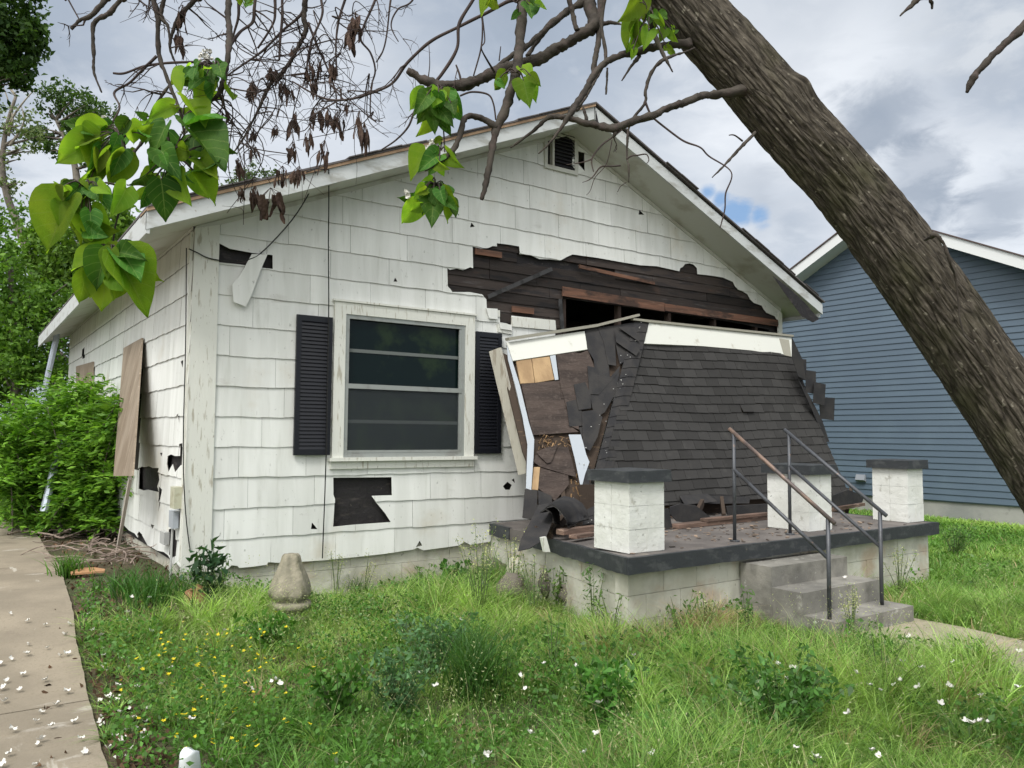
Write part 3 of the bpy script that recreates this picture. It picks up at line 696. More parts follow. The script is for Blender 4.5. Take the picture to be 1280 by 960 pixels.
def frF(s, t, o): return CR_ + aF*s + bF*t + nF*(o + .05*noise.noise(Vector((s*.75, t*.9, 2))) - .05*math.sin(max(0,min(s,3.6))/3.6*math.pi)*min(t,1.6)/1.6)
m_asph = mat('black_asphalt_shingle', (.040,.039,.038), .95, bump=.0035, bscale=90, spec=.2, island=.16, stain=[((.062,.06,.057), 6, (1,1,1), (.55,.7), .4)])
m_asph2 = mat('torn_black_shingle', (.030,.030,.032), .95, bump=.004, bscale=70, spec=.2, var=(.045,.043,.042), scale=6, stain=[((.5,.5,.5), 38, (1,1,1), (.765,.78), .9)])
m_feltb = mat('brown_felt', (.080,.062,.054), .95, bump=.03, bscale=7, stretch=(.5,1,2.0), var=(.05,.04,.036), scale=4, spec=.15, stain=[((.12,.098,.085), 22, (1,1,1), (.5,.7), .5)])
m_dk = mat('rotten_deck', (.055,.04,.03), .9, bump=.008, bscale=12, stain=[((.22,.15,.09), 7, (.5,1,4), (.6,.7), .7)])
m_fasW = mat('white_fascia_board', (.62,.63,.58), .7, bump=.002, bscale=20, stain=[((.35,.32,.25), 5, (1,1,1), (.6,.72), .6)])
m_flash = mat('pale_flashing', (.40,.44,.48), .45, spec=.5, stain=[((.4,.42,.43), 10, (1,1,1), (.55,.7), .5)])
quad = [toF(onF(u, v)) for u, v in ((801,402),(988,421),(992,446),(1012,500),(1036,555),(1062,617),(1000,620),(900,626),(825,632),(736,645))]
mb = MB(); [sheet(mb, [(a_, b_), (a_+.22, b_), (a_+.22, b_+.22), (a_, b_+.22)], quad, [], lambda s, t, th: frF(s, t, -.016 - th), .02) for a_ in np.arange(min(p[0] for p in quad), max(p[0] for p in quad), .22) for b_ in np.arange(min(p[1] for p in quad), max(p[1] for p in quad), .22)]; deckF = mb.build('front_deck', m_dk, cr)
mb = MB(); r = random.Random(12); ex_ = .124; t0 = toF(onF(870, 437))[1]
smin, smax = min(p[0] for p in quad), max(p[0] for p in quad); tmax = max(p[1] for p in quad)
k = 0; t = t0 - .10
while t < tmax + .1:
    s = smin - .03 * r.random() - .2 - (.114 if k % 2 else 0)
    while s < smax:
        wd = .228 + r.uniform(-.004, .004); a, b = s + .003, s + wd - .003; s += wd
        lf = r.uniform(0, .003) + (.025 if r.random() < .006 else 0); sk = r.uniform(-.002, .002); dt = r.uniform(-.004, .004)
        sag = .02 * math.sin((a - smin) * 1.1)
        poly = [(a, t + sag), (b, t + sag + sk), (b, t + ex_ + sag + dt + sk), (a, t + ex_ + sag + dt - sk)]
        sheet(mb, poly, quad, [], lambda s_, t_, th, t=t, lf=lf: frF(s_, t_, .002 + (.010 + lf) * max(0, (t_ - t) / ex_) - th), .005)
    t += ex_; k += 1
mb.build('shingle_field', m_asph, cr)
# hip cap and torn tabs
mb = MB(); nn = (nL + nF).normalized(); r = random.Random(3)
def c8(f): return pxs(f, 3.2, 600, 390)
for i in range(20):
    f0, f1 = i / 20, (i + 1.35) / 20
    if 14 < i < 17: continue
    a, b = CR_.lerp(HB, f0) + nn*.02, CR_.lerp(HB, min(f1, 1)) + nn*.03
    sL = onL(760, 430) - onL(790, 425); sL.normalize(); sR = aF
    mb.slab([a, b, b + sL*-.0 + (sL*.13), a + sL*.13], nn*.004); mb.slab([a, a + sR*.13, b + sR*.13, b], nn*.004)
mb.build('hip_cap', m_asph2, cr)
def polyL(mb, f, o, th=.006, onf=None):
    mb.slab([(onf or onL)(u, v, o) for u, v in c8(f)], -nL*th)
mb = MB(); polyL(mb, [107,130,640,40,545,300,440,690,400,760,300,790,230,770,185,700,188,520,150,310], -.045, .02)
mb.build('side_deck', m_dk, cr)
mb = MB()
polyL(mb, [305,170,360,158,400,165,432,152,450,200,475,265,440,330,405,350,395,470,372,462,352,452,366,440,345,350,325,345,320,275], .004)
polyL(mb, [165,288,240,280,318,275,325,345,345,352,372,462,395,480,290,487,212,492,190,400,178,340], .0)
polyL(mb, [318,276,380,290,400,350,395,470,368,458,340,360], .012)
polyL(mb, [219,575,262,552,300,540,352,540,370,600,385,660,330,645,240,618,216,600], .01)
polyL(mb, [240,622,300,640,352,650,356,690,330,720,300,755,232,705,236,660], .002)
polyL(mb, [225,560,270,540,312,530,285,600,268,605,240,578], .03)
mb.split('felt_paper', m_feltb, cr)
mb = MB()
for f in ([420,70,470,62,508,150,520,262,478,268,455,190,430,150], [470,62,530,55,540,120,545,215,512,210,495,120], [530,55,640,38,600,180,560,210,540,118], [430,215,470,225,476,330,438,328],
          [375,290,420,280,442,325,445,385,395,392], [345,360,385,350,408,400,410,455,358,458], [440,330,520,268,560,240,540,330,500,400,470,420,450,385], [408,398,455,392,490,420,470,500,440,555,420,545,412,520],
          [395,462,415,458,432,470,420,490,408,500], [455,190,510,215,520,262,560,215,556,240,476,330,462,260]):
    polyL(mb, f, .012 + r.uniform(0, .018), .005)
for f in ([540,75,640,150,625,175,545,120], [552,60,620,60,638,120]): polyL(mb, f, .055, .005)
for f in ([180,708,230,713,228,775,222,832,170,822], [232,712,285,735,292,772,235,768], [225,770,262,775,262,840,222,830], [400,640,436,620,438,700,470,760,462,850,430,850,398,760]): polyL(mb, f, .01 + r.uniform(0, .02), .006)
# right-hand ragged tabs
for f in ([1040,350,1075,425,1088,495,1060,480,1040,415], [1057,420,1088,425,1088,495,1062,490], [1088,460,1120,465,1120,540,1085,535], [1115,500,1153,508,1148,578,1110,570], [1130,550,1183,553,1180,628,1135,622], [1060,490,1098,545,1140,625,1165,700,1150,700,1110,600]):
    y = -.75 - r.uniform(0, .2); mb.slab([at(u, v, 1, y) for u, v in pxs(f, 2.667, 600, 290)], (.004, .008, 0))
mb.slab([frF(*toF(onF(u, v)), .02) for u, v in ((849,619),(850,632),(897,630),(937,629),(938,621),(900,618))], nF*.006)
mb.slab([onF(849,620,.03), onF(883,617,.03), onF(897,627,.1), onF(856,631,.1)], nF*.006)
mb.split('torn_shingle', m_asph2, cr)
mb = MB(); polyL(mb, [145,195,205,186,218,283,162,286], .0, .02); polyL(mb, [208,187,278,178,297,270,221,283], .003, .02); polyL(mb, [216,620,240,620,232,712,207,710], .01, .02)
mb.split('bare_board', mat('yellow_board', (.42,.29,.16), .85, var=(.30,.20,.11), scale=6, stretch=(1,1,.3), bump=.004, bscale=18, stain=[((.15,.09,.05), 12, (1,1,.5), (.6,.68), .7)]), cr)
mb = MB(); r = random.Random(8)
for i in range(46):
    u, v = 225 + r.random()*135, 492 + r.random()*48
    p = onL(*c8([u, v])[0], -.02 + r.uniform(-.01, .04)); d = Vector((r.uniform(-1,1), r.uniform(-.6,.6), r.uniform(-1,.6))) * .05
    mb.beam(p, p + d, .012, .006)
for i in range(16):
    u, v = 360 + r.random()*40, 640 + r.random()*90; p = onL(*c8([u, v])[0], -.03); mb.beam(p, p + Vector((r.uniform(-.05,.05), 0, r.uniform(-.2,-.08))), .015, .008)
mb.build('splintered_wood', mat('splinter', (.35,.22,.11), .85, var=(.12,.08,.05), scale=8), cr)
mb = MB(); polyL(mb, [280,175,302,172,314,270,300,272], .014, .003); polyL(mb, [355,490,403,490,412,520,425,570,438,600,420,650,405,710,380,590], .03, .003)
polyL(mb, [107,130,128,192,160,295,195,440,217,510,214,580,205,712,184,705,190,530,170,420,140,290,112,190], .03, .004)
mb.split('flashing', m_flash, cr)
mb = MB(); polyL(mb, [107,122,418,76,431,149,131,195], .012, .025); ff = [onF(u, v, .02) for u, v in pxs([553,297,700,311,850,331,1040,352,1041,415,900,394,740,380,541,371], 2.667, 600, 290)]; mb.slab(ff, -nF*.025)
fas = mb.split('fascia_board', m_fasW, cr)
mb = MB(); a, b, c_, d_ = onL(634,424,.03), onL(745,407,.03), onL(797,396,.05), onF(990,420,.03)
mb.beam(a, b, .09, .035); mb.beam(b, c_ + Vector((0,0,.02)), .09, .03); mb.beam(onF(790,399,.02), onF(812,402,.03), .06, .03); mb.beam(onF(805,401,.02), d_, .06, .03); mb.slab([onF(u, v, .024) for u, v in ((974,423),(986,425),(989,446),(980,444))], nF*.004)
mb.split('drip_edge', mat('weathered_edge_board', (.30,.29,.24), .8, bump=.004, bscale=12), cr)
mb = MB(); mb.slab([onL(*c8(q)[0], .0) + Vector((0, .0, 0)) for q in ([75,158],[110,172],[190,525],[188,600],[172,560])], -nL*.02); 
mb.build('side_rafter', m_dk, cr)
# rolled felt and shingle tongue drooping over the slab edge
def ribbon(mb, rows, th=.006):
    n = len(rows[0]); vs = []; 
    for rr in rows: vs += [Vector(p) for p in rr]
    off = len(vs); vs2 = [p + Vector((0, 0, -th)) for p in vs]; m = len(rows)
    fs = [(j*n+i, j*n+i+1, (j+1)*n+i+1, (j+1)*n+i) for j in range(m-1) for i in range(n-1)]
    fs += [tuple(off + q for q in reversed(f)) for f in fs]
    bd = [j*n for j in range(m)] + [(m-1)*n+i for i in range(1, n)] + [j*n+n-1 for j in range(m-2, -1, -1)] + [i for i in range(n-2, 0, -1)]
    fs += [(bd[i], off+bd[i], off+bd[(i+1) % len(bd)], bd[(i+1) % len(bd)]) for i in range(len(bd))]
    mb.add(vs + vs2, fs)
mb = MB()
Lr = [onL(*q, .03) for q in c8([235,770,300,760])]; 
tg = c8([235,770,300,765, 200,840,285,850, 165,905,262,905, 152,955,200,945])
dep = [-.0, -.0, -.05, -.05, -.1, -.1, -.12, -.1]
pp = [at(u, v, 1, yy) for (u, v), yy in zip(tg, (-1.35,-1.45,-1.55,-1.75,-1.85,-2.0,-2.0,-2.1))]
ribbon(mb, [[pp[0], pp[1]], [pp[2], pp[3]], [pp[4], pp[5]], [pp[6], pp[7]]])
mb.build('hanging_shingles', m_asph2, cr)
mb = MB()
def arc(flat, ys):
    return [at(u, v, 1, y) for (u, v), y in zip(c8(flat), ys)]
ribbon(mb, [arc([262,782,290,770,320,790,345,830,352,858], [-1.75,-1.85,-1.95,-2.0,-2.0]), arc([300,752,335,742,365,760,392,800,400,835], [-1.5,-1.6,-1.7,-1.75,-1.75]), arc([335,735,380,745,410,765,432,800,436,828], [-1.3,-1.4,-1.45,-1.5,-1.5])], .012)
ribbon(mb, [arc([240,800,262,786,285,800,298,840], [-1.7,-1.8,-1.8,-1.8]), arc([290,790,300,778,318,800,322,850], [-1.5,-1.6,-1.6,-1.6])], .012)
mb.split('curled_shingle', m_asph2, cr, True)
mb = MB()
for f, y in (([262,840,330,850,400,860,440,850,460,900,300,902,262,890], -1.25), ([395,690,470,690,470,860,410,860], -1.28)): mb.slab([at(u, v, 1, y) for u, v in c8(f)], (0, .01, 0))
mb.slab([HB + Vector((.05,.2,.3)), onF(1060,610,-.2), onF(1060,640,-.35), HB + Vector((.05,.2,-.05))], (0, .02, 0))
mb.build('shade_backing', m_dk, cr)  # dark sheets added to stand for the shade under the roof edge

mb = MB(); r = random.Random(31)                  # snapped rafter ends and battens poking out under the deck
for (u0, v0, u1, v1, y0, y1, w, h) in ((688,668,712,640,-1.55,-1.1,.05,.09),(706,640,700,600,-1.2,-1.0,.045,.08),(722,668,730,628,-1.45,-1.2,.04,.09),(668,660,690,672,-1.7,-1.75,.03,.05),
        (866,652,878,628,-1.75,-1.45,.04,.08),(905,646,902,624,-1.7,-1.4,.04,.08),(1000,636,1012,612,-1.6,-1.3,.04,.08),(1058,640,1064,612,-1.45,-1.2,.04,.09)):
    mb.beam(at(u0, v0, 1, y0), at(u1, v1, 1, y1), w, h)
mb.split('snapped_rafter', m_dk, cr)
mb = MB()
for _ in range(36):
    f = r.random(); p = CR_.lerp(HB, f) + nL*.035 + (TL - CR_).normalized()*r.uniform(-.02, .45)*(.3 + f) ; p = onp(*( (lambda c: (CX + F*c[0]/c[2], CY + F*c[1]/c[2]))(R @ (np.array(p) - POS)) ), TL + nL*.04, nL)
    s_ = r.uniform(.002, .0055); mb.box((p.x-s_, p.y-s_, p.z-s_), (p.x+s_, p.y+s_, p.z+s_))
tag(mb.build('nail_heads', mat('pale_nail', (.5,.5,.48), .6), cr), kind='stuff')

# leaning plank beside the side face
pl = MB(); a, b = at(619,437,1,-.35), at(656,592,1,-.62); pl.beam(a, b, .04, .16, up=(.3,-1,0))
tag(pl.build('leaning_plank', mat('pale_plank', (.46,.44,.38), .8, bump=.004, bscale=14, stretch=(1,1,.3), stain=[((.25,.21,.16), 8, (3,3,.4), (.5,.65), .7)])), 'long grey plank leaning between the shutter and the fallen roof', 'plank')
m_deb = mat('debris_wood', (.20,.13,.10), .85, var=(.10,.07,.055), scale=5, bump=.006, bscale=14, stretch=(.4,1,3), stain=[((.42,.3,.24), 9, (.4,1,4), (.58,.68), .7)])
def plank(px0, px1, z, w, h, label, m=m_deb):
    a, b = at(*px0, 2, z), at(*px1, 2, z); o = MB(); o.beam(a, b, w, h); tag(o.build('fallen_plank', m), label, 'plank', 'planks fallen on the porch floor')
plank((842,658), (958,646), .475, .14, .04, 'long reddish plank lying on the porch floor behind the first pier')
plank((700,665), (745,660), .50, .10, .05, 'short broken red plank end beside the curled shingles')
plank((716,671), (742,667), .475, .09, .03, 'dark splintered scrap in front of the curled shingles')
plank((880,650), (960,642), .515, .10, .03, 'dark plank lying on top of the long reddish plank')
plank((1035,637), (1075,630), .475, .14, .04, 'plank lying on the slab behind the far pier', m_deb)
o = MB(); a = at(686,645,1,-2.35); b = at(676,690,1,-2.35); o.slab([at(u, v, 1, -2.35) for u, v in ((677,672),(683,671),(688,690),(681,690))], (0, .03, 0)); tag(o.build('wood_chip', m_trim), 'small upright pale wood wedge caught on the slab edge', 'wood scrap')
def felt_piece(pts, z, y, label):
    o = MB(); rows = [[at(u, v, 1, y + .10*k) + Vector((0, 0, .0)) for (u, v) in pts] for k in range(1)]
    o.slab([at(u, v, 1, y) for u, v in pts], (0, .012, .004)); tag(o.build('shingle_scrap', m_asph2), label, 'shingle scrap', 'shingle scraps under the fallen roof')
felt_piece([(838,634),(850,630),(870,632),(900,656),(872,655),(846,652),(838,643)], .5, -1.9, 'curved black shingle scrap leaning under the roof edge beside the first pier')
felt_piece([(890,648),(912,644),(918,653),(902,656)], .5, -1.95, 'small flat black shingle scrap right of the curved one')
felt_piece([(826,637),(836,636),(841,662),(826,668)], .5, -2.0, 'upright black scrap touching the first pier')
felt_piece([(908,633),(960,630),(962,640),(910,645)], .5, -1.6, 'dark strip tucked under the middle of the roof edge')
felt_piece([(1035,622),(1060,612),(1080,620),(1078,628),(1040,634)], .5, -1.75, 'curled strip sticking out past the far end of the roof')

r = random.Random(77); mb = MB()                 # crumbs of shingle, wood and leaves on the slab
for _ in range(420):
    if r.random() < .75: u, v = r.uniform(690, 1090), r.gauss(660, 10)
    else: u, v = r.uniform(760, 1150), r.uniform(640, 700)
    p = at(u, v, 2, .456)
    if not (2.55 + (p.y+3.2)*.22 < p.x < 7.2 and -3.12 < p.y < -.3): continue
    a = r.uniform(0, 6.28); s_ = r.uniform(.008, .03); d = Vector((math.cos(a), math.sin(a), r.uniform(-.05,.25)))*s_; e = Vector((-math.sin(a), math.cos(a), 0))*s_*r.uniform(.3,.8)
    mb.slab([p - d - e, p + d - e*.6, p + d*.8 + e, p - d*.7 + e*.8], (0, 0, .004))
tag(mb.build('porch_debris', mat('debris_crumbs', (.16,.12,.09), .9, island=.9)), 'small crumbs of shingle, bark and wood scattered on the porch slab', 'debris', kind='stuff')

# ------------------------------------------------------------------ blue neighbour house
nb = empty('house', (17, 1.1, 0), 'blue lap-sided neighbour house with white rake boards', 'house')
BX = 13.5; NPK, NPZ, NS = 1.12, 5.76, .50
def nz_(y): return NPZ - NS * abs(y - NPK)
m_blue = mat('blue_siding', (.090,.128,.170), .5, spec=.4, island=.03, stain=[((.112,.157,.2), 1.1, (1,1,1), (.45,.7), .6)])
Y0, Y1 = NPK - 6.4, NPK + 6.4
mb = MB(); h = .118; z = .22
while z < NPZ - .05:
    hw = min(6.4, (NPZ - z) / NS); hw2 = min(6.4, max((NPZ - z - h) / NS, 0))
    ya, yb, yc, yd = NPK - hw, NPK + hw, NPK + hw2, NPK - hw2
    mb.add([(BX-.017, ya, z), (BX-.017, yb, z), (BX, yc, z+h), (BX, yd, z+h), (BX, ya, z), (BX, yb, z)], [(0,1,2,3), (4,5,1,0)])
    z += h
mb.build('siding', m_blue, nb)
mb = MB(); mb.box((BX+.001, Y0, .2), (BX + 9, Y1, 2.85)); mb.add([(BX+.001, Y0, 2.85), (BX+.001, Y1, 2.85), (BX+.001, NPK, NPZ)], [(0,1,2)]); mb.build('wall', m_blue, nb)
mb = MB(); mb.box((BX+.03, Y0+.03, -.5), (BX+9, Y1-.03, .2)); mb.build('foundation', mat('grey_foundation', (.34,.34,.32), .9, bump=.008, bscale=8, var=(.25,.26,.25), scale=1.5, stain=[((.12,.12,.11), 4, (1,1,1), (.55,.7), .6)]), nb)
mb = MB(); m_nw = mat('neighbour_white', (.68,.7,.7), .6)
BO = .45
for sg in (-1, 1):
    ye = NPK + sg * 6.9
    mb.hexa([(BX-BO, NPK, nz_(NPK)-.02), (BX-BO, ye, nz_(ye)-.02), (BX-BO+.03, ye, nz_(ye)-.02), (BX-BO+.03, NPK, nz_(NPK)-.02)], [(BX-BO, NPK, nz_(NPK)+.2), (BX-BO, ye, nz_(ye)+.2), (BX-BO+.03, ye, nz_(ye)+.2), (BX-BO+.03, NPK, nz_(NPK)+.2)])
mb.split('rake_board', m_nw, nb)
mb = MB(); mc = MB()
for sg in (-1, 1):
    ye = NPK + sg * 6.9
    mb.slab([(BX-BO+.03, NPK, nz_(NPK)-.004), (BX-BO+.03, ye, nz_(ye)-.004), (BX+9, ye, nz_(ye)-.004), (BX+9, NPK, nz_(NPK)-.004)], (0,0,.02))
    mc.slab([(BX-BO-.03, NPK, nz_(NPK)+.205), (BX-BO-.03, ye, nz_(ye)+.205), (BX+9, ye, nz_(ye)+.205), (BX+9, NPK, nz_(NPK)+.205)], (0,0,.025))
mb.split('soffit', m_nw, nb); mc.split('roof', mat('brown_shingle', (.10,.075,.07), .9), nb)
mb = MB(); q = at(1076, 598, 0, BX-.05); mb.hexa([(BX-.10, q.y-.1, q.z-.03), (BX-.10, q.y+.1, q.z-.03), (BX-.02, q.y+.1, q.z-.07), (BX-.02, q.y-.1, q.z-.07)], [(BX-.06, q.y-.1, q.z+.08), (BX-.06, q.y+.1, q.z+.08), (BX-.02, q.y+.1, q.z+.08), (BX-.02, q.y-.1, q.z+.08)])
mb.build('dryer_vent', mat('vent_plastic', (.25,.27,.3), .5), nb)

# ------------------------------------------------------------------ small things in the yard
g0 = atg(362, 776)
mb = MB(); prof = [(.20,-.05),(.205,.075),(.20,.105),(.155,.115),(.14,.135),(.145,.15),(.185,.165),(.195,.19),(.185,.215),(.145,.228),(.14,.24),(.185,.262),(.19,.30),(.172,.36),(.14,.43),(.112,.49),(.088,.555),(.078,.60),(.06,.62),(.0,.622)]
sgn = 40; vs = []; r = random.Random(1)
for (rr, z) in prof:
    for k in range(sgn):
        a = 2*math.pi*k/sgn; fl = 1 + (.13 * math.cos(a * 5) if z > .24 else .0) * min(1, (z-.2)*4 if z > .24 else 0)
        q = rr * .92 * fl * (1 + .03 * noise.noise(Vector((math.cos(a)*2, math.sin(a)*2, z*6)))); vs.append((g0.x + q*math.cos(a), g0.y + q*math.sin(a), g0.z - .05 + z*.98))
fs = [(j*sgn+k, j*sgn+(k+1) % sgn, (j+1)*sgn+(k+1) % sgn, (j+1)*sgn+k) for j in range(len(prof)-1) for k in range(sgn)]
mb.add(vs, fs); tag(mb.build('garden_finial', mat('mossy_cast_stone', (.29,.265,.20), .9, bump=.016, bscale=20, var=(.19,.18,.135), scale=7, stain=[((.12,.12,.07), 9, (1,1,.4), (.5,.65), .7), ((.5,.45,.33), 14, (1,1,.5), (.6,.7), .6)]), smooth=True), 'mossy cast-stone garden finial standing in the grass by the wall', 'garden ornament')
def rock(name, u, v, sx_, sy_, sz_, m, label, cat, seed=0, dz=0):
    g = atg(u, v); bm_v = []; n, k_ = 14, 10; vs = []
    for j in range(k_ + 1):
        th = math.pi * j / k_
        for i in range(n):
            ph = 2 * math.pi * i / n; d = Vector((math.sin(th)*math.cos(ph), math.sin(th)*math.sin(ph), math.cos(th)))
            q = 1 + .35 * noise.noise(d * 1.6 + Vector((seed, 0, 0))) + .12 * noise.noise(d * 5 + Vector((seed, 3, 0)))
            vs.append((g.x + d.x*q*sx_, g.y + d.y*q*sy_, g.z + dz + d.z*q*sz_))
    o = MB(); o.add(vs, [(j*n+i, j*n+(i+1) % n, (j+1)*n+(i+1) % n, (j+1)*n+i) for j in range(k_) for i in range(n)])
    return tag(o.build(name, m, smooth=True), label, cat)
rock('sandstone_lump', 244, 752, .11, .09, .10, mat('red_sandstone', (.32,.17,.09), .95, bump=.02, bscale=20, stain=[((.45,.3,.2), 9, (1,1,1), (.55,.65), .6)]), 'rough red-brown stone lump lying at the house corner', 'stone', 3, .03)
o = MB(); g = atg(110, 722); pts = [Vector((math.cos(a)*.16*(1 if i % 2 else .88), math.sin(a)*.09, 0)) for i, a in enumerate(np.linspace(0, math.pi, 9))]
o.slab([g + Vector((p.x, p.y*.9, .035 + p.y*.35)) for p in pts], (0, 0, .018)); tag(o.build('tile_fragment', mat('terracotta_shard', (.48,.26,.13), .8, var=(.38,.22,.12), scale=9)), 'fan-shaped orange terracotta shard on bare dirt near the driveway', 'tile fragment')
g = atg(236, 985); o = MB(); top = dp(236, 938, (R @ (np.array(g) - POS))[2] * .98)
n = 20; vs = []
for j, (rr, f) in enumerate(((.052, 0), (.050, .3), (.046, .6), (.040, .92), (.034, .99), (.0, 1.0))):
    for i in range(n):
        a = 2*math.pi*i/n; q = rr * (1 + .1*math.sin(3*a + j)); vs.append(tuple(g.lerp(top, f) + Vector((math.cos(a)*q, math.sin(a)*q, .008*math.sin(2*a + j)))))
o.add(vs, [(j*n+i, j*n+(i+1) % n, (j+1)*n+(i+1) % n, (j+1)*n+i) for j in range(5) for i in range(n)]); tag(o.build('plastic_cup', mat('white_plastic', (.72,.76,.78), .35, spec=.5), smooth=True), 'upturned white plastic cup standing in the grass at the picture bottom', 'cup')
# rubble at the break in the foundation
for i, (u, v, s, sd) in enumerate(((618,722,.15,1),(652,722,.19,5),(690,738,.15,9),(640,745,.16,12),(712,750,.11,20))):
    rock('rubble_chunk', u, v + 12, s, s*.8, s*.9, m_found if i in (1,) else mat('rubble_%d' % i, (.16,.145,.12), .95, bump=.02, bscale=12), ['grey rubble chunk under the porch corner, nearest the ivy', 'large pale chunk fallen from the foundation beside the porch base', 'dark lump right of the pale chunk', 'dark chunk low in front of the pale one', 'small dark lump by the tall weed'][i], 'rubble', sd, .16)
    COL.objects[-1]['group'] = 'rubble at the porch corner'
# ------------------------------------------------------------------ the leaning catalpa
tree = empty('catalpa_tree', (5, -5.6, -.25), 'thick-barked leaning tree crossing the foreground, its limbs and big leaves overhead', 'tree')
def bark_mat():
    m = bpy.data.materials.new('furrowed_bark'); m.use_nodes = True; t = m.node_tree; b = t.nodes['Principled BSDF']; L = t.links.new
    at_ = t.nodes.new('ShaderNodeAttribute'); at_.attribute_name = 'bark'
    mp = t.nodes.new('ShaderNodeMapping'); mp.inputs['Scale'].default_value = (1, 1, .2); L(at_.outputs['Vector'], mp.inputs[0])
    n1 = t.nodes.new('ShaderNodeTexNoise'); n1.inputs['Scale'].default_value = 85; n1.inputs['Detail'].default_value = 8; n1.inputs['Roughness'].default_value = .65; L(mp.outputs[0], n1.inputs[0])
    n2 = t.nodes.new('ShaderNodeTexNoise'); n2.inputs['Scale'].default_value = 5; n2.inputs['Detail'].default_value = 4; L(at_.outputs['Vector'], n2.inputs[0])
    cr_ = t.nodes.new('ShaderNodeValToRGB'); e = cr_.color_ramp.elements; e[0].position = .3; e[0].color = (.020,.0175,.014,1); e[1].position = .72; e[1].color = (.165,.147,.118,1); q = e.new(.52); q.color = (.085,.074,.058,1); L(n1.outputs[0], cr_.inputs[0])
    mx = t.nodes.new('ShaderNodeMix'); mx.data_type = 'RGBA'; mr = t.nodes.new('ShaderNodeMapRange'); L(n2.outputs[0], mr.inputs[0]); mr.inputs[1].default_value = .5; mr.inputs[2].default_value = .7; mr.inputs[4].default_value = .65
    L(mr.outputs[0], mx.inputs[0]); L(cr_.outputs[0], mx.inputs[6]); mx.inputs[7].default_value = (.06,.06,.03,1)
    vo_ = t.nodes.new('ShaderNodeTexVoronoi'); vo_.feature = 'DISTANCE_TO_EDGE'; vo_.inputs['Scale'].default_value = 44
    mp2 = t.nodes.new('ShaderNodeMapping'); mp2.inputs['Scale'].default_value = (1, 1, .15); L(at_.outputs['Vector'], mp2.inputs[0])
    ad = t.nodes.new('ShaderNodeMix'); ad.data_type = 'VECTOR'; ad.inputs[0].default_value = .045; L(mp2.outputs[0], ad.inputs[4]); n3 = t.nodes.new('ShaderNodeTexNoise'); n3.inputs['Scale'].default_value = 22; L(mp2.outputs[0], n3.inputs[0]); L(n3.outputs['Color'], ad.inputs[5]); L(ad.outputs[1], vo_.inputs['Vector'])
    ck = t.nodes.new('ShaderNodeMapRange'); L(vo_.outputs['Distance'], ck.inputs[0]); ck.inputs[1].default_value = 0; ck.inputs[2].default_value = .16; ck.inputs[3].default_value = .5; ck.inputs[4].default_value = 1
    mm = t.nodes.new('ShaderNodeMix'); mm.data_type = 'RGBA'; mm.blend_type = 'MULTIPLY'; mm.inputs[0].default_value = 1; L(mx.outputs[2], mm.inputs[6]); L(ck.outputs[0], mm.inputs[7])
    li = t.nodes.new('ShaderNodeTexNoise'); li.inputs['Scale'].default_value = 38; L(at_.outputs['Vector'], li.inputs[0]); lr = t.nodes.new('ShaderNodeMapRange'); L(li.outputs[0], lr.inputs[0]); lr.inputs[1].default_value = .66; lr.inputs[2].default_value = .72; lr.inputs[4].default_value = .6
    m3 = t.nodes.new('ShaderNodeMix'); m3.data_type = 'RGBA'; L(lr.outputs[0], m3.inputs[0]); L(mm.outputs[2], m3.inputs[6]); m3.inputs[7].default_value = (.26,.24,.19,1)
    L(m3.outputs[2], b.inputs['Base Color']); b.inputs['Roughness'].default_value = .92; b.inputs['Specular IOR Level'].default_value = .15
    bp = t.nodes.new('ShaderNodeBump'); bp.inputs['Distance'].default_value = .006; mh = t.nodes.new('ShaderNodeMath'); mh.operation = 'MULTIPLY_ADD'; L(ck.outputs[0], mh.inputs[0]); mh.inputs[1].default_value = 1.1; L(n1.outputs[0], mh.inputs[2]); L(mh.outputs[0], bp.inputs['Height']); L(bp.outputs[0], b.inputs['Normal'])
    return m
m_bark = bark_mat()
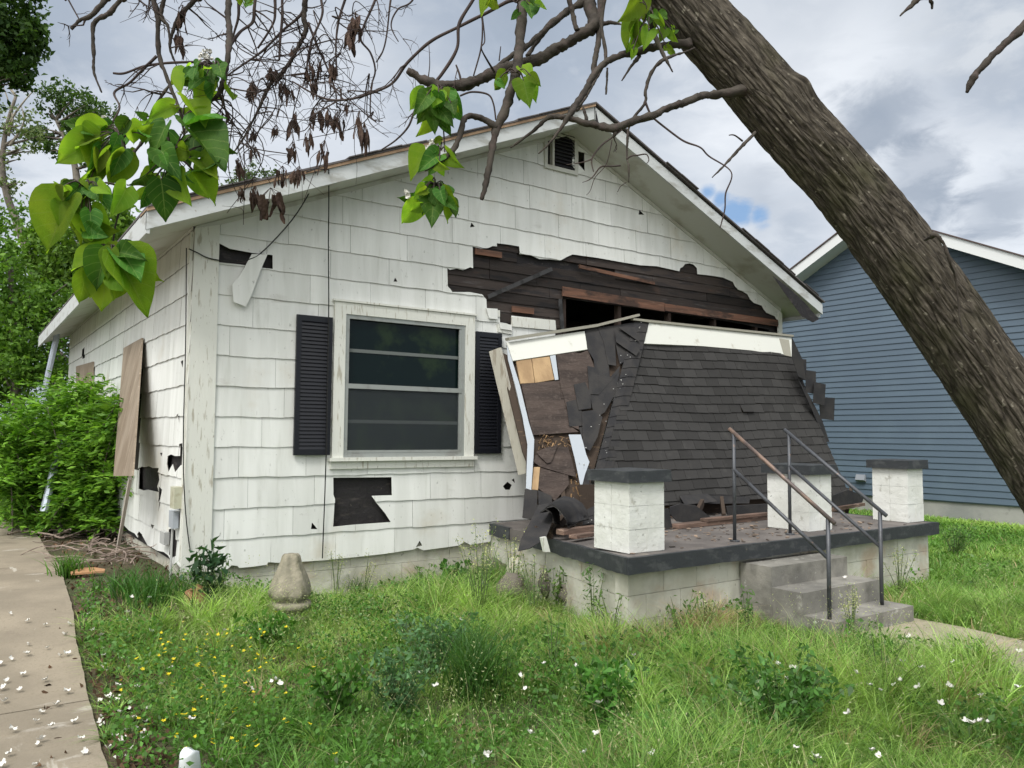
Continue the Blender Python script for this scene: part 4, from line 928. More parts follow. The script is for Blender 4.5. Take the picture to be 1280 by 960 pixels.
def barktube(name, pts, rs, seg, step, amp, freq, parent, seed=0, lumps=()):
    P, Rr = spline(pts, rs, step); n = len(P); vs = []; bk = []; ln = 0
    a = (P[1] - P[0]).orthogonal().normalized()
    for i, p in enumerate(P):
        t = (P[min(i+1, n-1)] - P[max(i-1, 0)]).normalized(); a = (a - t*a.dot(t)).normalized(); c = t.cross(a)
        if i: ln += (p - P[i-1]).length
        for k in range(seg):
            g = 2*math.pi*k/seg; dr = a*math.cos(g) + c*math.sin(g); r0 = Rr[i]
            q = Vector((math.cos(g)*r0*freq, math.sin(g)*r0*freq, ln*freq*.085 + seed))
            q = q + Vector((noise.noise(q*.6+Vector((9,0,0))), noise.noise(q*.6+Vector((0,9,0))), 0))*.55
            rid = abs(noise.noise(q)) ; rid2 = abs(noise.noise(q*2.1 + Vector((5,5,5)) ))
            cross = noise.noise(Vector((math.cos(g)*r0*freq*.8, math.sin(g)*r0*freq*.8, ln*freq*.5+seed)))
            hgt = min(rid*3.2, 1)*.75 + min(rid2*2.5, 1)*.25 + .16*cross
            big = .07 * noise.noise(Vector((math.cos(g), math.sin(g), ln*1.6 + seed)))
            d = r0*(1 + big) + amp*(hgt - .6)
            for (lc, lr, la) in lumps:
                e = (p + dr*r0 - lc).length; d += la*math.exp(-(e/lr)**2)
            w = p + dr*d; vs.append(tuple(w)); bk += [math.cos(g)*r0, math.sin(g)*r0, ln]
    fs = [(i*seg+k, i*seg+(k+1) % seg, (i+1)*seg+(k+1) % seg, (i+1)*seg+k) for i in range(n-1) for k in range(seg)]
    fs += [tuple(range(seg-1, -1, -1)), tuple((n-1)*seg+k for k in range(seg))]
    me = bpy.data.meshes.new(name); me.from_pydata(vs, [], fs); at_ = me.attributes.new('bark', 'FLOAT_VECTOR', 'POINT'); at_.data.foreach_set('vector', bk)
    me.polygons.foreach_set('use_smooth', [True]*len(fs)); me.update(); return link(name, me, m_bark, parent)
TD = 3.35
def pr_(u, v, r, d=TD): return (dp(u, v, d), r*d/F)
tk = [pr_(760,-150,34,3.55), pr_(800,-75,36,3.5), pr_(872,22,38,3.42), pr_(935,92,39.5,3.38), pr_(990,156,41), pr_(1048,222,40), pr_(1105,293,43), pr_(1181,396,45.5), pr_(1246,492,46), pr_(1315,594,48,3.32), pr_(1385,703,51,3.3), pr_(1440,820,60,3.28), pr_(1475,940,72,3.25), pr_(1492,1050,92,3.22), pr_(1497,1110,108,3.2)]
barktube('trunk', [t[0] for t in tk], [t[1] for t in tk], 240, 44, .0125, 48, tree,
         lumps=[(dp(1003,104,3.25), .055, .03), (dp(905,118,3.2), .07, .02), (dp(935,165,3.2), .05, .012), (dp(1170,330,3.2), .09, .012)])
m_twig = mat('branch_bark', (.032,.027,.022), .85, var=(.062,.053,.043), scale=14, bump=.003, bscale=60, stain=[((.07,.05,.045), 30, (1,1,1), (.5,.65), .6)])
m_thin = mat('thin_twig_bark', (.038,.027,.026), .8, var=(.06,.043,.037), scale=9)
def br(L, name='branch', seg=12, mt=None, wob=.0, step=9, parent=None):
    """L rows: u, v, radius px, depth"""
    if L[0][1] < -8 and L[0][0] > 60 and name != 'limb':            # carries on up to the overhead limbs
        u, v, r, d = L[0]; L = [(u + (30 if u < 1000 else 20), -205, r*1.25, d*.5 + 1.72), (u + 14, -115, r*1.12, d*.7 + 1.0)] + list(L)
    pts = [dp(u, v, d) for u, v, r, d in L]; rs = [r*d/F for u, v, r, d in L]; P, Rr = spline(pts, rs, step)
    P = [p + Vector((noise.noise(p*9+Vector((i_*7,0,0))) for i_ in range(3)))*(.35*r + wob) for p, r in zip(P, Rr)]
    Rr = [max(r*(1 + .16*noise.noise(p*14)), .0008) for p, r in zip(P, Rr)]
    mb = MB(); mb.tube(P, Rr, seg)
    if seg > 6:
        idx = [i for i in range(len(P)) for _ in range(seg)]
        mb.v = [tuple(Vector(v) + (Vector(v) - P[idx[k]])*(.42*noise.noise(Vector(v)*46) + .26*noise.noise(Vector(v)*120) - .12)) for k, v in enumerate(mb.v)]
    return mb.build(name, mt or m_twig, parent or tree, True), P, Rr
B = []
br([(790,-120,26,3.5),(742,-190,22,3.48),(640,-222,18,3.45),(500,-228,15,3.42),(360,-222,12,3.4),(230,-212,9,3.4),(110,-205,6,3.4),(60,-190,3,3.4)], 'limb'); br([(790,-130,24,3.5),(850,-215,20,3.4),(980,-250,16,3.3),(1160,-228,12,3.2),(1330,-215,8,3.1),(1450,-220,4,3.1)], 'limb')
B.append(br([(935,112,8,3.30),(899,118,5.5,3.22),(872.6,122,5,3.15),(842,133,5,3.1),(814,144,5,3.05),(771,158.5,5.5,3.0),(755,159,5.5,3.0),(740.6,155.4,5,3.0),(712,148,4.5,3.0),(700,147,4,3.0),(685,148,3.5,3.0),(665,165,2.2,3.0),(638,185,1,3.0)]))
B.append(br([(862,57,7,3.35),(830,57,5,3.3),(801.6,64,5,3.25),(781,68,4.5,3.2),(757,79,4.5,3.15),(740.6,97.5,4.5,3.1),(726.4,122,4.5,3.05),(714,140,4.5,3.0),(700,162,2.5,2.98),(686,180,1.6,2.97),(673,192,.8,2.96)]))
B.append(br([(728,-40,11,3.6),(736,0,9,3.5),(743,30,8.5,3.4),(722,46,7.5,3.36),(698.7,58.8,7.5,3.33),(672,74,7,3.3),(648,80.6,7,3.28),(618,90.7,7.5,3.25),(591,104,7.5,3.22),(557.6,107.5,7,3.2),(530.8,100.8,6,3.18),(509,86.5,4.5,3.16)]))
B.append(br([(755,-30,5,3.45),(750,10,4.5,3.42),(748,45,4,3.38),(744,70,4,3.33),(740.6,97,3.6,3.28),(733,118,3.2,3.22),(720,138,2.6,3.18)]))
B.append(br([(760,-30,3,3.3),(752,30,2.6,3.3),(757,69,2.5,3.25),(748.7,92,2.3,3.2),(738,112,2,3.15),(724,133,1.6,3.1)]))
B.append(br([(751,30.5,3.3,3.4),(767,28.4,2.4,3.35),(779,31.5,1.3,3.3)]))
B.append(br([(655,-40,8,3.3),(653.4,0,7.5,3.2),(650,50.4,7,3.1),(645,90.7,7,3.05),(631.5,135,6.5,3.0),(618,168,5.5,2.97),(611.4,208,4.5,2.95),(604.7,240,3.5,2.93),(602,250,2.4,2.93)]))
B.append(br([(620,160,4.5,2.97),(604.7,149,4,2.95),(583,146,4,2.92),(574.4,171,4,2.9),(565,190,3.5,2.88),(548,204,2.8,2.86),(530.8,213,1.6,2.85)]))
B.append(br([(740,-12,5,3.5),(712,12,4.5,3.45),(685,33,4.3,3.4),(661.8,55,4,3.36),(631,76,3.6,3.33),(606,92,3,3.3)]))
B.append(br([(735,-15,4,3.6),(705,19,3.6,3.55),(680,40,3.2,3.5),(660,70,2.8,3.45)]))
B.append(br([(705,-30,4,3.35),(712,0,4,3.35),(717,22,3.6,3.35),(721,38,3.2,3.34)]))
B.append(br([(660,-14,2.4,3.3),(631.5,3.4,2.2,3.3),(581,30,2,3.3),(541,50,2,3.3),(510.6,77,1.8,3.3),(490.5,104,1.7,3.3),(460,117.6,1.5,3.3),(430,125,1.4,3.3),(401.9,121.9,1.2,3.3),(365.3,101.6,.9,3.3)], 'twig', 6, m_thin))
B.append(br([(600,-20,2.4,3.2),(591,0,2.2,3.2),(574,30,2.2,3.2),(571,60,2.1,3.2),(554,90.7,2,3.2),(541,107,1.9,3.2),(520.7,134,1.6,3.2),(510.6,158,1.3,3.2),(495,175,1.1,3.2),(477,187,.8,3.2)], 'twig', 6, m_thin))
B.append(br([(283,-25,5,3.1),(283.8,0,4.6,3.1),(286.8,36.6,4.3,3.05),(285.8,69,4,3),(279.7,97.5,3.6,3),(272,119,3,3),(259.4,129,1.8,3)]))
B.append(br([(190,-20,4,3),(192.3,0,3.8,3),(197.4,24.4,3.5,3),(199.5,67,3.2,3),(210.6,101.6,2.6,2.98),(222.8,132,2.0,2.95),(231,172.7,1.6,2.92),(226.9,195,1.2,2.9)]))
B.append(br([(212,-25,3.2,3),(204.5,0,3,3),(201.5,20.3,2.8,3),(210,34,2,3),(213,60,1.6,3)]))
B.append(br([(212.7,105.6,2.4,2.98),(196.4,130,2.2,2.95),(193.4,152,2.2,2.92),(178,176.7,2.2,2.9),(166,193,2,2.88),(154.5,215,1.8,2.86),(152.8,250,1.5,2.84),(144,285,1.4,2.82),(140,320,1.2,2.8)], 'branch', 7))
B.append(br([(281,91,2.2,3),(253.3,79,1.7,3),(222.8,78,1.6,3),(182.2,82.3,1.6,3),(155.8,91.4,1.6,3),(141.6,91.4,1.4,3)], 'twig', 6, m_thin))
B.append(br([(196.4,70,2,3),(178,87.3,1.6,3),(161.9,103.6,1.6,3),(143,115.8,1.4,3),(149.7,134,1.2,2.95),(141,152,1.2,2.93),(131.4,164.5,1,2.9)], 'twig', 6, m_thin))
B.append(br([(252,-12,3.6,3.1),(245,0,3.3,3.1),(222.8,22.3,2.8,3.1),(215.7,42.7,2.2,3.1),(212.7,61,1.8,3.1),(219,78,1.2,3.1)]))
B.append(br([(140,-15,3.6,3),(131.4,0,3.5,3),(115,20.3,3.2,3),(101,25.4,2.6,3),(88.7,36.6,1.8,3)]))
B.append(br([(160,-12,3.4,3),(149.7,0,3.3,3),(135.5,18.3,3.2,3),(117,30.5,2.8,3),(117,71,2.3,3),(118,91.4,1.9,3),(127.3,115.8,1,3)]))
B.append(br([(82,-10,1.1,3),(85.7,0,1,3),(99,24.4,.9,3)], 'twig', 5, m_thin))
B.append(br([(385,-25,4,3.5),(381.6,0,3.8,3.5),(379.5,22.3,3.6,3.5),(381.6,40.6,3.2,3.5),(367.3,69,2.8,3.5),(351,93.4,2.5,3.5),(336.9,107.7,2.3,3.5),(320.6,142,1.8,3.5),(304.4,172.7,1.3,3.5),(290,193,.9,3.5)]))
for L in ([(381,-12,2,3.5),(377.5,16,1.9,3.5),(353,38.6,1.6,3.5),(328.8,63,1.4,3.5),(300.3,83.3,1.2,3.5),(284,95,1,3.5)],
          [(345,-15,2,3.4),(344,10,1.8,3.4),(341,30,1.4,3.4),(322,60,1.2,3.4)], [(354,-15,1.8,3.4),(353,20,1.7,3.4),(350,50,1.6,3.4),(349,75,1.2,3.4)],
          [(470,-15,1.6,3.4),(469,0,1.5,3.4),(455,32,1.4,3.4),(451,50,1.3,3.4),(463,66,1.2,3.4),(469,88,1.1,3.4),(464,110,1,3.4),(464,146,.8,3.4),(479,152,.6,3.4)],
          [(436,-15,1.7,3.4),(431,0,1.6,3.4),(423,28,1.4,3.4),(420,60,1.1,3.4),(422,95,.8,3.4)],
          [(402,-15,1.8,3.45),(403,18,1.5,3.45),(390,50,1.4,3.45),(384,80,1.2,3.45),(384,110,.9,3.45)],
          [(385,28,1.6,3.5),(398,60,1.4,3.5),(409,85,1.2,3.5),(419,112,1,3.5),(421,135,.8,3.5)],
          [(490,-12,1.3,3.4),(487,10,1.2,3.4),(483,45,1,3.4),(478,65,.9,3.4),(470,78,.7,3.4)],
          [(286,60,2.2,3.1),(300,40,2,3.15),(316,28,1.9,3.2),(318,10,2,3.2),(320,-15,2.2,3.2)],
          [(300,-12,2,3.3),(298,20,1.6,3.3),(293,40,1.3,3.3),(288,60,1,3.3)],
          [(520,-10,1.2,3.3),(497,12,1,3.3),(489,32,.9,3.3),(498,52,.7,3.3)],
          [(600,-10,.0+1.2,3.2),(603,30,1,3.2),(601,60,1,3.2),(592,95,.9,3.2)]):
    B.append(br(L, 'twig', 6, m_thin))
B.append(br([(868,60,1.2,3.3),(854,66,1.4,3.2),(830,74,2.6,3.1),(813.8,91.4,2.7,3.1),(806.6,113.8,2.3,3.1),(806.6,128,2,3.1),(787,156.4,1.7,3.1),(784,193,1.5,3.05),(786,209,1.2,3),(786,228,.9,3)]))
B.append(br([(807,128,1.8,3.1),(813,142,1.5,3.1),(822,152,1.5,3.1),(852,174.7,1.3,3.1),(874.7,184,1.2,3.05),(886,195,1.1,3.05),(914,215,.9,3),(907,242,1,3),(906,262,.9,3),(900,285,.7,3)], 'twig', 6, m_thin))
B.append(br([(800,-30,9,3.4),(806.6,4,7,3.3),(811,20,3.6,3.2),(822,53,3.2,3.15),(832,73,2.3,3.1),(841,90,1,3.1)]))
B.append(br([(799.5,70,3,3.25),(790,82,2,3.2),(777,101,.7,3.2)]))
B.append(br([(759,85,1.6,3.15),(758.5,100,1.6,3.15),(757.5,118,1.3,3.15)]))
B.append(br([(944,166,2.6,3.2),(925,185,2.2,3.15),(905,207,1.6,3.1),(890,222,.7,3.1)]))
B.append(br([(928,176,1.3,3.15),(918,169,1.1,3.1),(911,169,.7,3.1)], 'twig', 5, m_thin))
B.append(br([(1320,-5,8,2.6),(1280,32,6,2.6),(1246,64,5,2.6),(1223,90,4.4,2.6),(1216,100,5,2.6),(1209,116,2.2,2.6)]))
B.append(br([(1180,-20,6,2.8),(1150,-2,4,2.8),(1138,8,3,2.8),(1125,20,.8,2.8)]))
B.append(br([(1164,-12,2.6,2.8),(1165,4,2.2,2.8),(1165,11,1.4,2.8)]))
B.append(br([(771,160,2.6,3),(768,168,3,3),(766,171,1.2,3)])); B.append(br([(733,150,3,3),(731,140,2.6,3),(729,134,1,3)]))
for L in ([(777.5,162,1.4,3),(765,172,1.2,3),(751,182.5,1.1,3),(740,199,1,3),(742,215,.7,3)], [(740,199,.9,3),(728,203,.8,3),(708,206,.5,3)], [(783,199,1.1,3),(790,195,1,3),(798,194,.9,3),(808,193,.8,3),(811,200,.6,3),(808,205,.5,3)],
          [(776,207,1.1,3),(764,208,1,3),(751,209,1,3),(742,220,.8,3),(736,225,.6,3),(728,228,.4,3)], [(783,228,.6,3),(776,233,.5,3),(772,240,.4,3)], [(765,175,.7,3),(762,190,.6,3),(757,207,.6,3),(744,222,.5,3),(738,238,.4,3),(733,244,.3,3)],
          [(618,90,1.6,3.2),(602,62,1,3.1),(606,50,.9,3.1),(603,18,.7,3.1)], [(577,108,1.8,3.2),(575,95,1.6,3.2),(570,81,1,3.2)], [(535,100,.9,3.2),(537,80,.6,3.2),(536,55,.4,3.2)], [(624,76,1,3.2),(626,58,.6,3.2)],
          [(575,120,1.4,3.1),(590,115,1.3,3.1),(610,118,1.2,3.1),(617,130,1.1,3.1),(620,150,1,3.1)], [(540,110,1.4,3.1),(545,125,1.3,3.1),(553,150,1,3.0),(556,190,.8,2.95)]):
    B.append(br(L, 'twig', 5, m_thin))
B.append(br([(1155,300,1.5,3.05),(1164,296,3,2.98),(1170,293,3.2,2.95),(1180,306,2.4,2.95),(1188,330,2.2,2.96),(1194,346,1.6,3.0),(1198,380,1.3,3.02),(1200,400,1.3,3.02),(1206,420,1.2,3.02),(1218,431,.8,3.02)], 'twig', 7))
# random fine twigs, one mesh per group of them
def twigs(src, n, depth_r, reg, lenpx=(20,70), seed=0, droop=.25):
    r = random.Random(seed); mb = MB(); tips = []
    for _ in range(n):
        _, P, Rr = src[r.randrange(len(src))]; i = r.randrange(1, len(P)); p = P[i].copy(); rr = min(Rr[i]*.6, .0045)
        c = R @ (np.array(p) - POS); u, v = CX + F*c[0]/c[2], CY + F*c[1]/c[2]
        if not (reg[0] < u < reg[2] and reg[1] < v < reg[3]): continue
        def grow(p, d, ln, rr, lv):
            k = max(3, int(ln / .035)); pts = [p]; q = p.copy()
            for j in range(k):
                d = (d + Vector((r.gauss(0,.28), r.gauss(0,.28), r.gauss(0,.28) - droop*.25))).normalized(); q = q + d*(ln/k); pts.append(q.copy())
            rs = [rr*(1 - .7*j/k) for j in range(k+1)]; mb.tube(pts, rs, 5, False); tips.append((q.copy(), d))
            if lv < 2:
                for _ in range(r.choice([1,2,2,3])):
                    j = r.randrange(1, k+1); dd = (d + Vector((r.gauss(0,.8), r.gauss(0,.8), r.gauss(0,.8)))).normalized(); grow(pts[j], dd, ln*r.uniform(.4,.7), rr*.6, lv+1)
        ln = r.uniform(*lenpx) * c[2] / F
        d0 = Vector((r.gauss(0,1), r.gauss(0,1), r.gauss(-.5,.8))).normalized(); grow(p, d0, ln, rr, 0)
    mb.build('fine_twigs', m_thin, tree, True); return tips
tips = twigs([b for b in B], 170, 0, (190,-40,520,230), (22,75), 4)
twigs([b for b in B[13:24]], 26, 0, (85,-20,300,180), (15,50), 5)
twigs([b for b in B], 16, 0, (560,-10,700,140), (12,40), 6)
twigs([b for b in B], 14, 0, (735,120,915,260), (10,35), 7)

# dried leaf bunches hanging in the twigs
m_dead = mat('dried_leaf', (.05,.030,.024), .85, var=(.085,.055,.04), scale=30, island=.3)
def deadbunch(u, v, w, h, d, seed):
    r = random.Random(seed); mb = MB(); c = dp(u, v, d); s = d/F
    for _ in range(r.randint(5, 8)):
        L = h*s*r.uniform(.6, 1.05); ww = w*s*r.uniform(.16, .3); o = Vector((r.uniform(-.45,.45)*w*s, r.uniform(-.4,.4)*w*s, -r.uniform(-.1,.25)*h*s)); a = r.uniform(0, 3.14); n = 6; rows = []
        tx, ty = r.uniform(-.25,.25), r.uniform(-.25,.25)
        for j in range(n+1):
            f = j/n; wd = ww*math.sin(math.pi*(.12+.83*f))**.7*(1+.25*r.uniform(-1,1)); a2 = a + f*2.2
            q = c + o + Vector((tx*L*f, ty*L*f, -L*f)); dx = Vector((math.cos(a2), math.sin(a2), 0))*wd; dz_ = Vector((-math.sin(a2), math.cos(a2), 0))*wd*.5
            rows.append([q - dx + dz_, q, q + dx + dz_])
        b = len(mb.v); mb.add([p for rw in rows for p in rw], [(j*3+i, j*3+i+1, (j+1)*3+i+1, (j+1)*3+i) for j in range(n) for i in range(2)])
        mb.tube([c + Vector((0,0,h*s*.25)), c + o], .0012, 4, False)
    mb.build('dried_leaves', m_dead, tree)
DB = [(444,22,14,26,3.3),(440,42,12,26,3.3),(341,84,14,22,3.5),(351,106,12,20,3.5),(315.5,106,12,24,3.5),(389,84,12,24,3.45),(395.8,104,12,20,3.45),(418,79,13,26,3.4),(370,146,13,28,3.5),(395,140,14,22,3.5),(408,139,14,26,3.5),(422,145,13,26,3.5),(449,146,9,34,3.3),(455,160,9,30,3.3),(387,166,9,26,3.4),(406,182,11,30,3.4),(366,182,12,22,3.4),(317,184,8,18,3.5),(317,164,8,18,3.5),(361,110,8,22,3.5),(397,77,10,24,3.5),(277,141,16,26,3),(353,213,13,24,3.3),(374,213,12,22,3.3),(338,243,24,34,3.3),(319,238,10,24,3.3),(297,203,10,22,3.3),(228,12,10,24,3.1),(223,42,12,26,3.1),(316,106,9,18,3.2),(433,132,5,14,3.3),(366,60,8,14,3.5),(300,238,10,18,3.3),(345,160,8,16,3.5),(283,176,7,16,3.1)]
for i, q in enumerate(DB): deadbunch(*q, i)
# each bunch hangs from a crooked twig that leads back to a branch
mb = MB(); r = random.Random(14); allp = [p for _, P, Rr in B for p in P]
for i, (u, v, w, h, d) in enumerate(DB):
    c = dp(u, v - h*.4, d); near = sorted(allp, key=lambda p: (p - c).length + (1.0 if p.z < c.z else 0))[:30]; s_ = near[r.randrange(5, 30)]
    for rep in range(2):
        m1 = s_.lerp(c, .35) + Vector((r.gauss(0,.05), r.gauss(0,.05), r.gauss(.03,.05))); m2 = s_.lerp(c, .7) + Vector((r.gauss(0,.05), r.gauss(0,.05), r.gauss(.02,.05)))
        P, Rr = spline([s_, m1, m2, c if rep == 0 else c + Vector((r.gauss(0,.12), r.gauss(0,.1), r.gauss(-.05,.1)))], [.0034,.0026,.002,.0012], 6); mb.tube(P, Rr, 5, False)
        for _ in range(4):
            j = r.randrange(2, len(P)); dd = Vector((r.gauss(0,1), r.gauss(0,1), r.gauss(-.3,.9))).normalized(); L_ = r.uniform(.05,.2)
            Q, Rq = spline([P[j], P[j] + dd*L_*.5 + Vector((r.gauss(0,.02), r.gauss(0,.02), 0)), P[j] + dd*L_ + Vector((0,0,-.02))], [.0015,.0011,.0006], 3); mb.tube(Q, Rq, 4, False)
        s_ = near[r.randrange(5, 30)]
mb.build('fine_twigs', m_thin, tree, True)

# big heart-shaped leaves
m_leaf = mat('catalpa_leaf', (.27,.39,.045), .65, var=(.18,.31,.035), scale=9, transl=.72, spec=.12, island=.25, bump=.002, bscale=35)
m_leafd = mat('catalpa_leaf_shaded', (.045,.125,.02), .6, var=(.08,.19,.025), scale=9, transl=.35, spec=.15, island=.2, bump=.002, bscale=35)  # shaded copy of the leaf: shade painted in as a darker green
MB.lc = None
def leaf(mb, base, tip, facing, wf=.78, fold=.18, curl=.15, seed=0):
    r = random.Random(seed); mb.lc = mb.lc or []; ax = tip - base; L = ax.length; ax.normalize(); side = ax.cross(facing).normalized(); nn = side.cross(ax).normalized()
    if nn.dot(facing) < 0: nn = -nn
    n = 12; rows = []
    lob = r.uniform(.1,.17); wv = r.uniform(0, 6)
    for j in range(n+1):
        f = j/n
        w = wf*.5*(math.sin(math.pi*min(1, (f+.03))**.62)**.75)*(1-.25*f) if f < 1 else 0
        if f > .8: w *= (1-(f-.8)/.2*.35)
        row = []
        for i in range(-3, 4):
            s = i/3; mb.lc += [s, f, seed]; y = f - (lob*(1-f)**3)*(math.sin(min(abs(s)*1.4, 1)*math.pi/2)) 
            z = abs(s)*fold*w*2 - curl*f*f + .045*math.sin(s*5+f*9+wv)*abs(s)
            row.append(base + ax*(y*L) + side*(s*w*L) + nn*(z*L))
        rows.append(row)
    mb.add([p for q in rows for p in q], [(j*7+i, j*7+i+1, (j+1)*7+i+1, (j+1)*7+i) for j in range(n) for i in range(6)])
def veins(m):
    t = m.node_tree; L = t.links.new
    a = t.nodes.new('ShaderNodeAttribute'); a.attribute_name = 'leafpos'; sp_ = t.nodes.new('ShaderNodeSeparateXYZ'); L(a.outputs['Vector'], sp_.inputs[0])
    def M_(op, x, y=None, c=False):
        n = t.nodes.new('ShaderNodeMath'); n.operation = op; n.use_clamp = c
        for i, q in enumerate((x, y)):
            if q is None: continue
            if isinstance(q, (int, float)): n.inputs[i].default_value = q
            else: L(q, n.inputs[i])
        return n.outputs[0]
    ax = M_('ABSOLUTE', sp_.outputs[0]); mid = M_('SUBTRACT', 1.0, M_('DIVIDE', ax, .055), True)
    fr = M_('FRACT', M_('MULTIPLY', M_('SUBTRACT', sp_.outputs[1], M_('MULTIPLY', ax, .28)), 5.5)); sd = M_('SUBTRACT', 1.0, M_('DIVIDE', M_('ABSOLUTE', M_('SUBTRACT', fr, .5)), .07), True)
    v = M_('MAXIMUM', mid, M_('MULTIPLY', sd, .7))
    hs = t.nodes.new('ShaderNodeHueSaturation'); wn_ = t.nodes.new('ShaderNodeMath')
    for lk in list(t.links):
        if lk.to_node.type in ('BSDF_PRINCIPLED',) and lk.to_socket.name == 'Base Color': src = lk.from_socket
    mxn = t.nodes.new('ShaderNodeMix'); mxn.data_type = 'RGBA'; L(M_('MULTIPLY', v, .5), mxn.inputs[0]); L(src, mxn.inputs[6]); mxn.inputs[7].default_value = (.30,.40,.12,1)
    # leaf to leaf difference
    wh = t.nodes.new('ShaderNodeTexWhiteNoise'); wh.noise_dimensions = '1D'; L(sp_.outputs[2], wh.inputs['W'])
    L(mxn.outputs[2], hs.inputs['Color']); L(M_('ADD', M_('MULTIPLY', wh.outputs['Value'], .75), .6), hs.inputs['Value']); L(M_('ADD', M_('MULTIPLY', wh.outputs['Value'], .03), .485), hs.inputs['Hue'])
    for lk in list(t.links):
        if lk.from_socket == src and lk.to_node not in (mxn,): tn, ts = lk.to_node, lk.to_socket; t.links.remove(lk); L(hs.outputs[0], ts)
veins(m_leaf); veins(m_leafd)
def cluster(items, d0, seed, ox, oy, sc, stem=None):
    r = random.Random(seed); A, Bm, st = MB(), MB(), MB()
    full = list(items)
    for (b0, b1, t0, t1, k) in items:                # smaller leaves tucked between the big ones
        for _ in range(2 if len(items) > 7 else 1):
            an = math.atan2(t1-b1, t0-b0) + r.gauss(0, .8); ln = math.hypot(t0-b0, t1-b1)*r.uniform(.4, .85); jx, jy = r.gauss(0, 14), r.gauss(0, 14)
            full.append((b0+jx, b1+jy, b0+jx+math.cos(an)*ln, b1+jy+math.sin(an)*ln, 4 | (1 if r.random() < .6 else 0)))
    for it in full:
        b0, b1, t0, t1, k = it; bu, bv, tu, tv = b0/sc+ox, b1/sc+oy, t0/sc+ox, t1/sc+oy
        if k & 4: d = d0 + r.uniform(-.1, .18)
        else: d = d0 + r.uniform(-.06, .06)
        pb, pt = dp(bu, bv, d), dp(tu, tv, d - r.uniform(-.05, .07))
        fc = (Vector(POS) - pb).normalized() + Vector((r.uniform(-.7,.7), r.uniform(-.7,.7), r.uniform(-.2,.8)))
        wf = .86 if (k & 2) else .76
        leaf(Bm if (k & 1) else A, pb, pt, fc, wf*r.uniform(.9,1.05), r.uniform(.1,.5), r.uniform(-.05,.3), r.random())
        if stem:
            sp = dp(stem[0]/sc+ox, stem[1]/sc+oy, d0)
            P, _ = spline([sp, (sp+pb)/2 + Vector((0,0,.02)), pb], [1,1,1], 3); st.tube(P, .0022, 5, False)
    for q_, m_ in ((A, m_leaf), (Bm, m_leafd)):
        if q_.v:
            o = q_.build('leaf_cluster', m_, tree, True); a_ = o.data.attributes.new('leafpos', 'FLOAT_VECTOR', 'POINT'); a_.data.foreach_set('vector', q_.lc)
    if st.v: st.build('leaf_stalks', m_thin, tree, True)
s1 = 2.977
cluster([(745,285,735,400,2),(700,262,655,335,0),(800,290,775,385,1),(765,262,800,320,1),(835,330,865,375,0),(690,275,720,250,1),(800,250,845,300,1),(740,240,690,270,1)], 2.95, 1, 0, 0, s1, (800,250))
cluster([(645,395,540,440,0),(690,390,770,465,2),(660,420,640,380,0),(560,440,510,460,0),(730,430,790,400,0)], 2.9, 2, 0, 0, s1, (680,440))
cluster([(395,480,268,502,0),(360,520,200,608,0),(375,545,335,690,1),(400,560,345,690,0),(485,450,500,540,2),(440,505,415,565,1),(465,570,400,690,2),(520,500,560,470,0),(350,500,300,470,1)], 2.8, 3, 0, 0, s1, (450,520))
cluster([(610,490,580,640,3),(665,540,715,620,1),(705,480,838,645,1),(745,595,805,645,0),(720,640,818,755,2),(665,660,700,760,2),(600,670,620,828,3),(545,650,480,710,1),(550,710,525,780,1),(640,560,560,600,0),(600,560,660,650,1),(700,560,640,600,2),(530,470,560,520,1),(800,540,835,600,0)], 2.85, 4, 0, 0, s1, (640,600))
cluster([(255,745,165,935,2),(340,790,400,940,2),(285,705,300,862,1),(345,700,420,775,1),(470,700,425,800,0),(225,690,275,705,0),(405,560,330,690,0),(330,680,380,740,0),(250,700,225,780,1),(320,860,440,860,0),(240,690,320,740,1),(300,790,270,860,0)], 2.75, 5, 0, 0, s1, (320,700))
cluster([(370,560,218,667,0),(430,570,335,790,1),(430,650,400,912,2),(470,590,695,918,2),(510,570,625,725,1),(310,690,268,868,0),(500,720,478,835,2),(450,640,350,700,1),(480,570,560,640,1),(460,700,525,800,0)], 2.7, 6, 40, 190, 4.571, (450,570))
cluster([(300,340,232,410,0),(335,350,275,462,1),(380,350,442,455,1),(365,400,388,505,1),(325,430,283,508,0),(400,385,430,420,0),(350,340,330,400,0),(300,400,270,440,1)], 2.95, 7, 430, 0, s1, (350,340))
cluster([(305,565,243,662,0),(350,580,280,625,1),(385,570,425,622,0),(365,520,330,530,0),(350,600,370,660,0)], 2.9, 8, 430, 0, s1, (360,560))
cluster([(290,720,243,768,1),(280,750,212,842,0),(335,720,325,848,1),(365,730,382,832,0),(370,700,428,772,0),(330,670,295,665,0),(385,745,418,810,1),(300,700,260,740,0),(340,710,290,790,1)], 2.9, 9, 430, 0, s1, (340,690))
cluster([(600,275,548,330,0),(570,300,600,330,1),(660,255,705,300,0),(668,300,690,397,0),(690,295,714,372,0)], 3.0, 10, 430, 0, s1, (640,270))
cluster([(540,-5,505,55,0),(560,0,530,20,0),(650,45,620,75,1),(690,20,700,70,1),(690,0,720,20,0)], 3.1, 11, 430, 0, s1, (640,10))
cluster([(490,15,400,120,0),(510,15,512,135,0),(470,130,378,295,0),(500,175,430,315,2),(545,195,520,290,0),(600,90,650,170,0),(650,180,615,262,2),(690,185,712,260,0),(655,295,715,338,0),(560,90,600,180,0),(450,300,440,370,0)], 3.15, 12, 700, 0, 4.923, (550,100))
cluster([(890,-20,895,25,0),(905,-10,915,15,0)], 3.1, 13, 0, 0, s1)
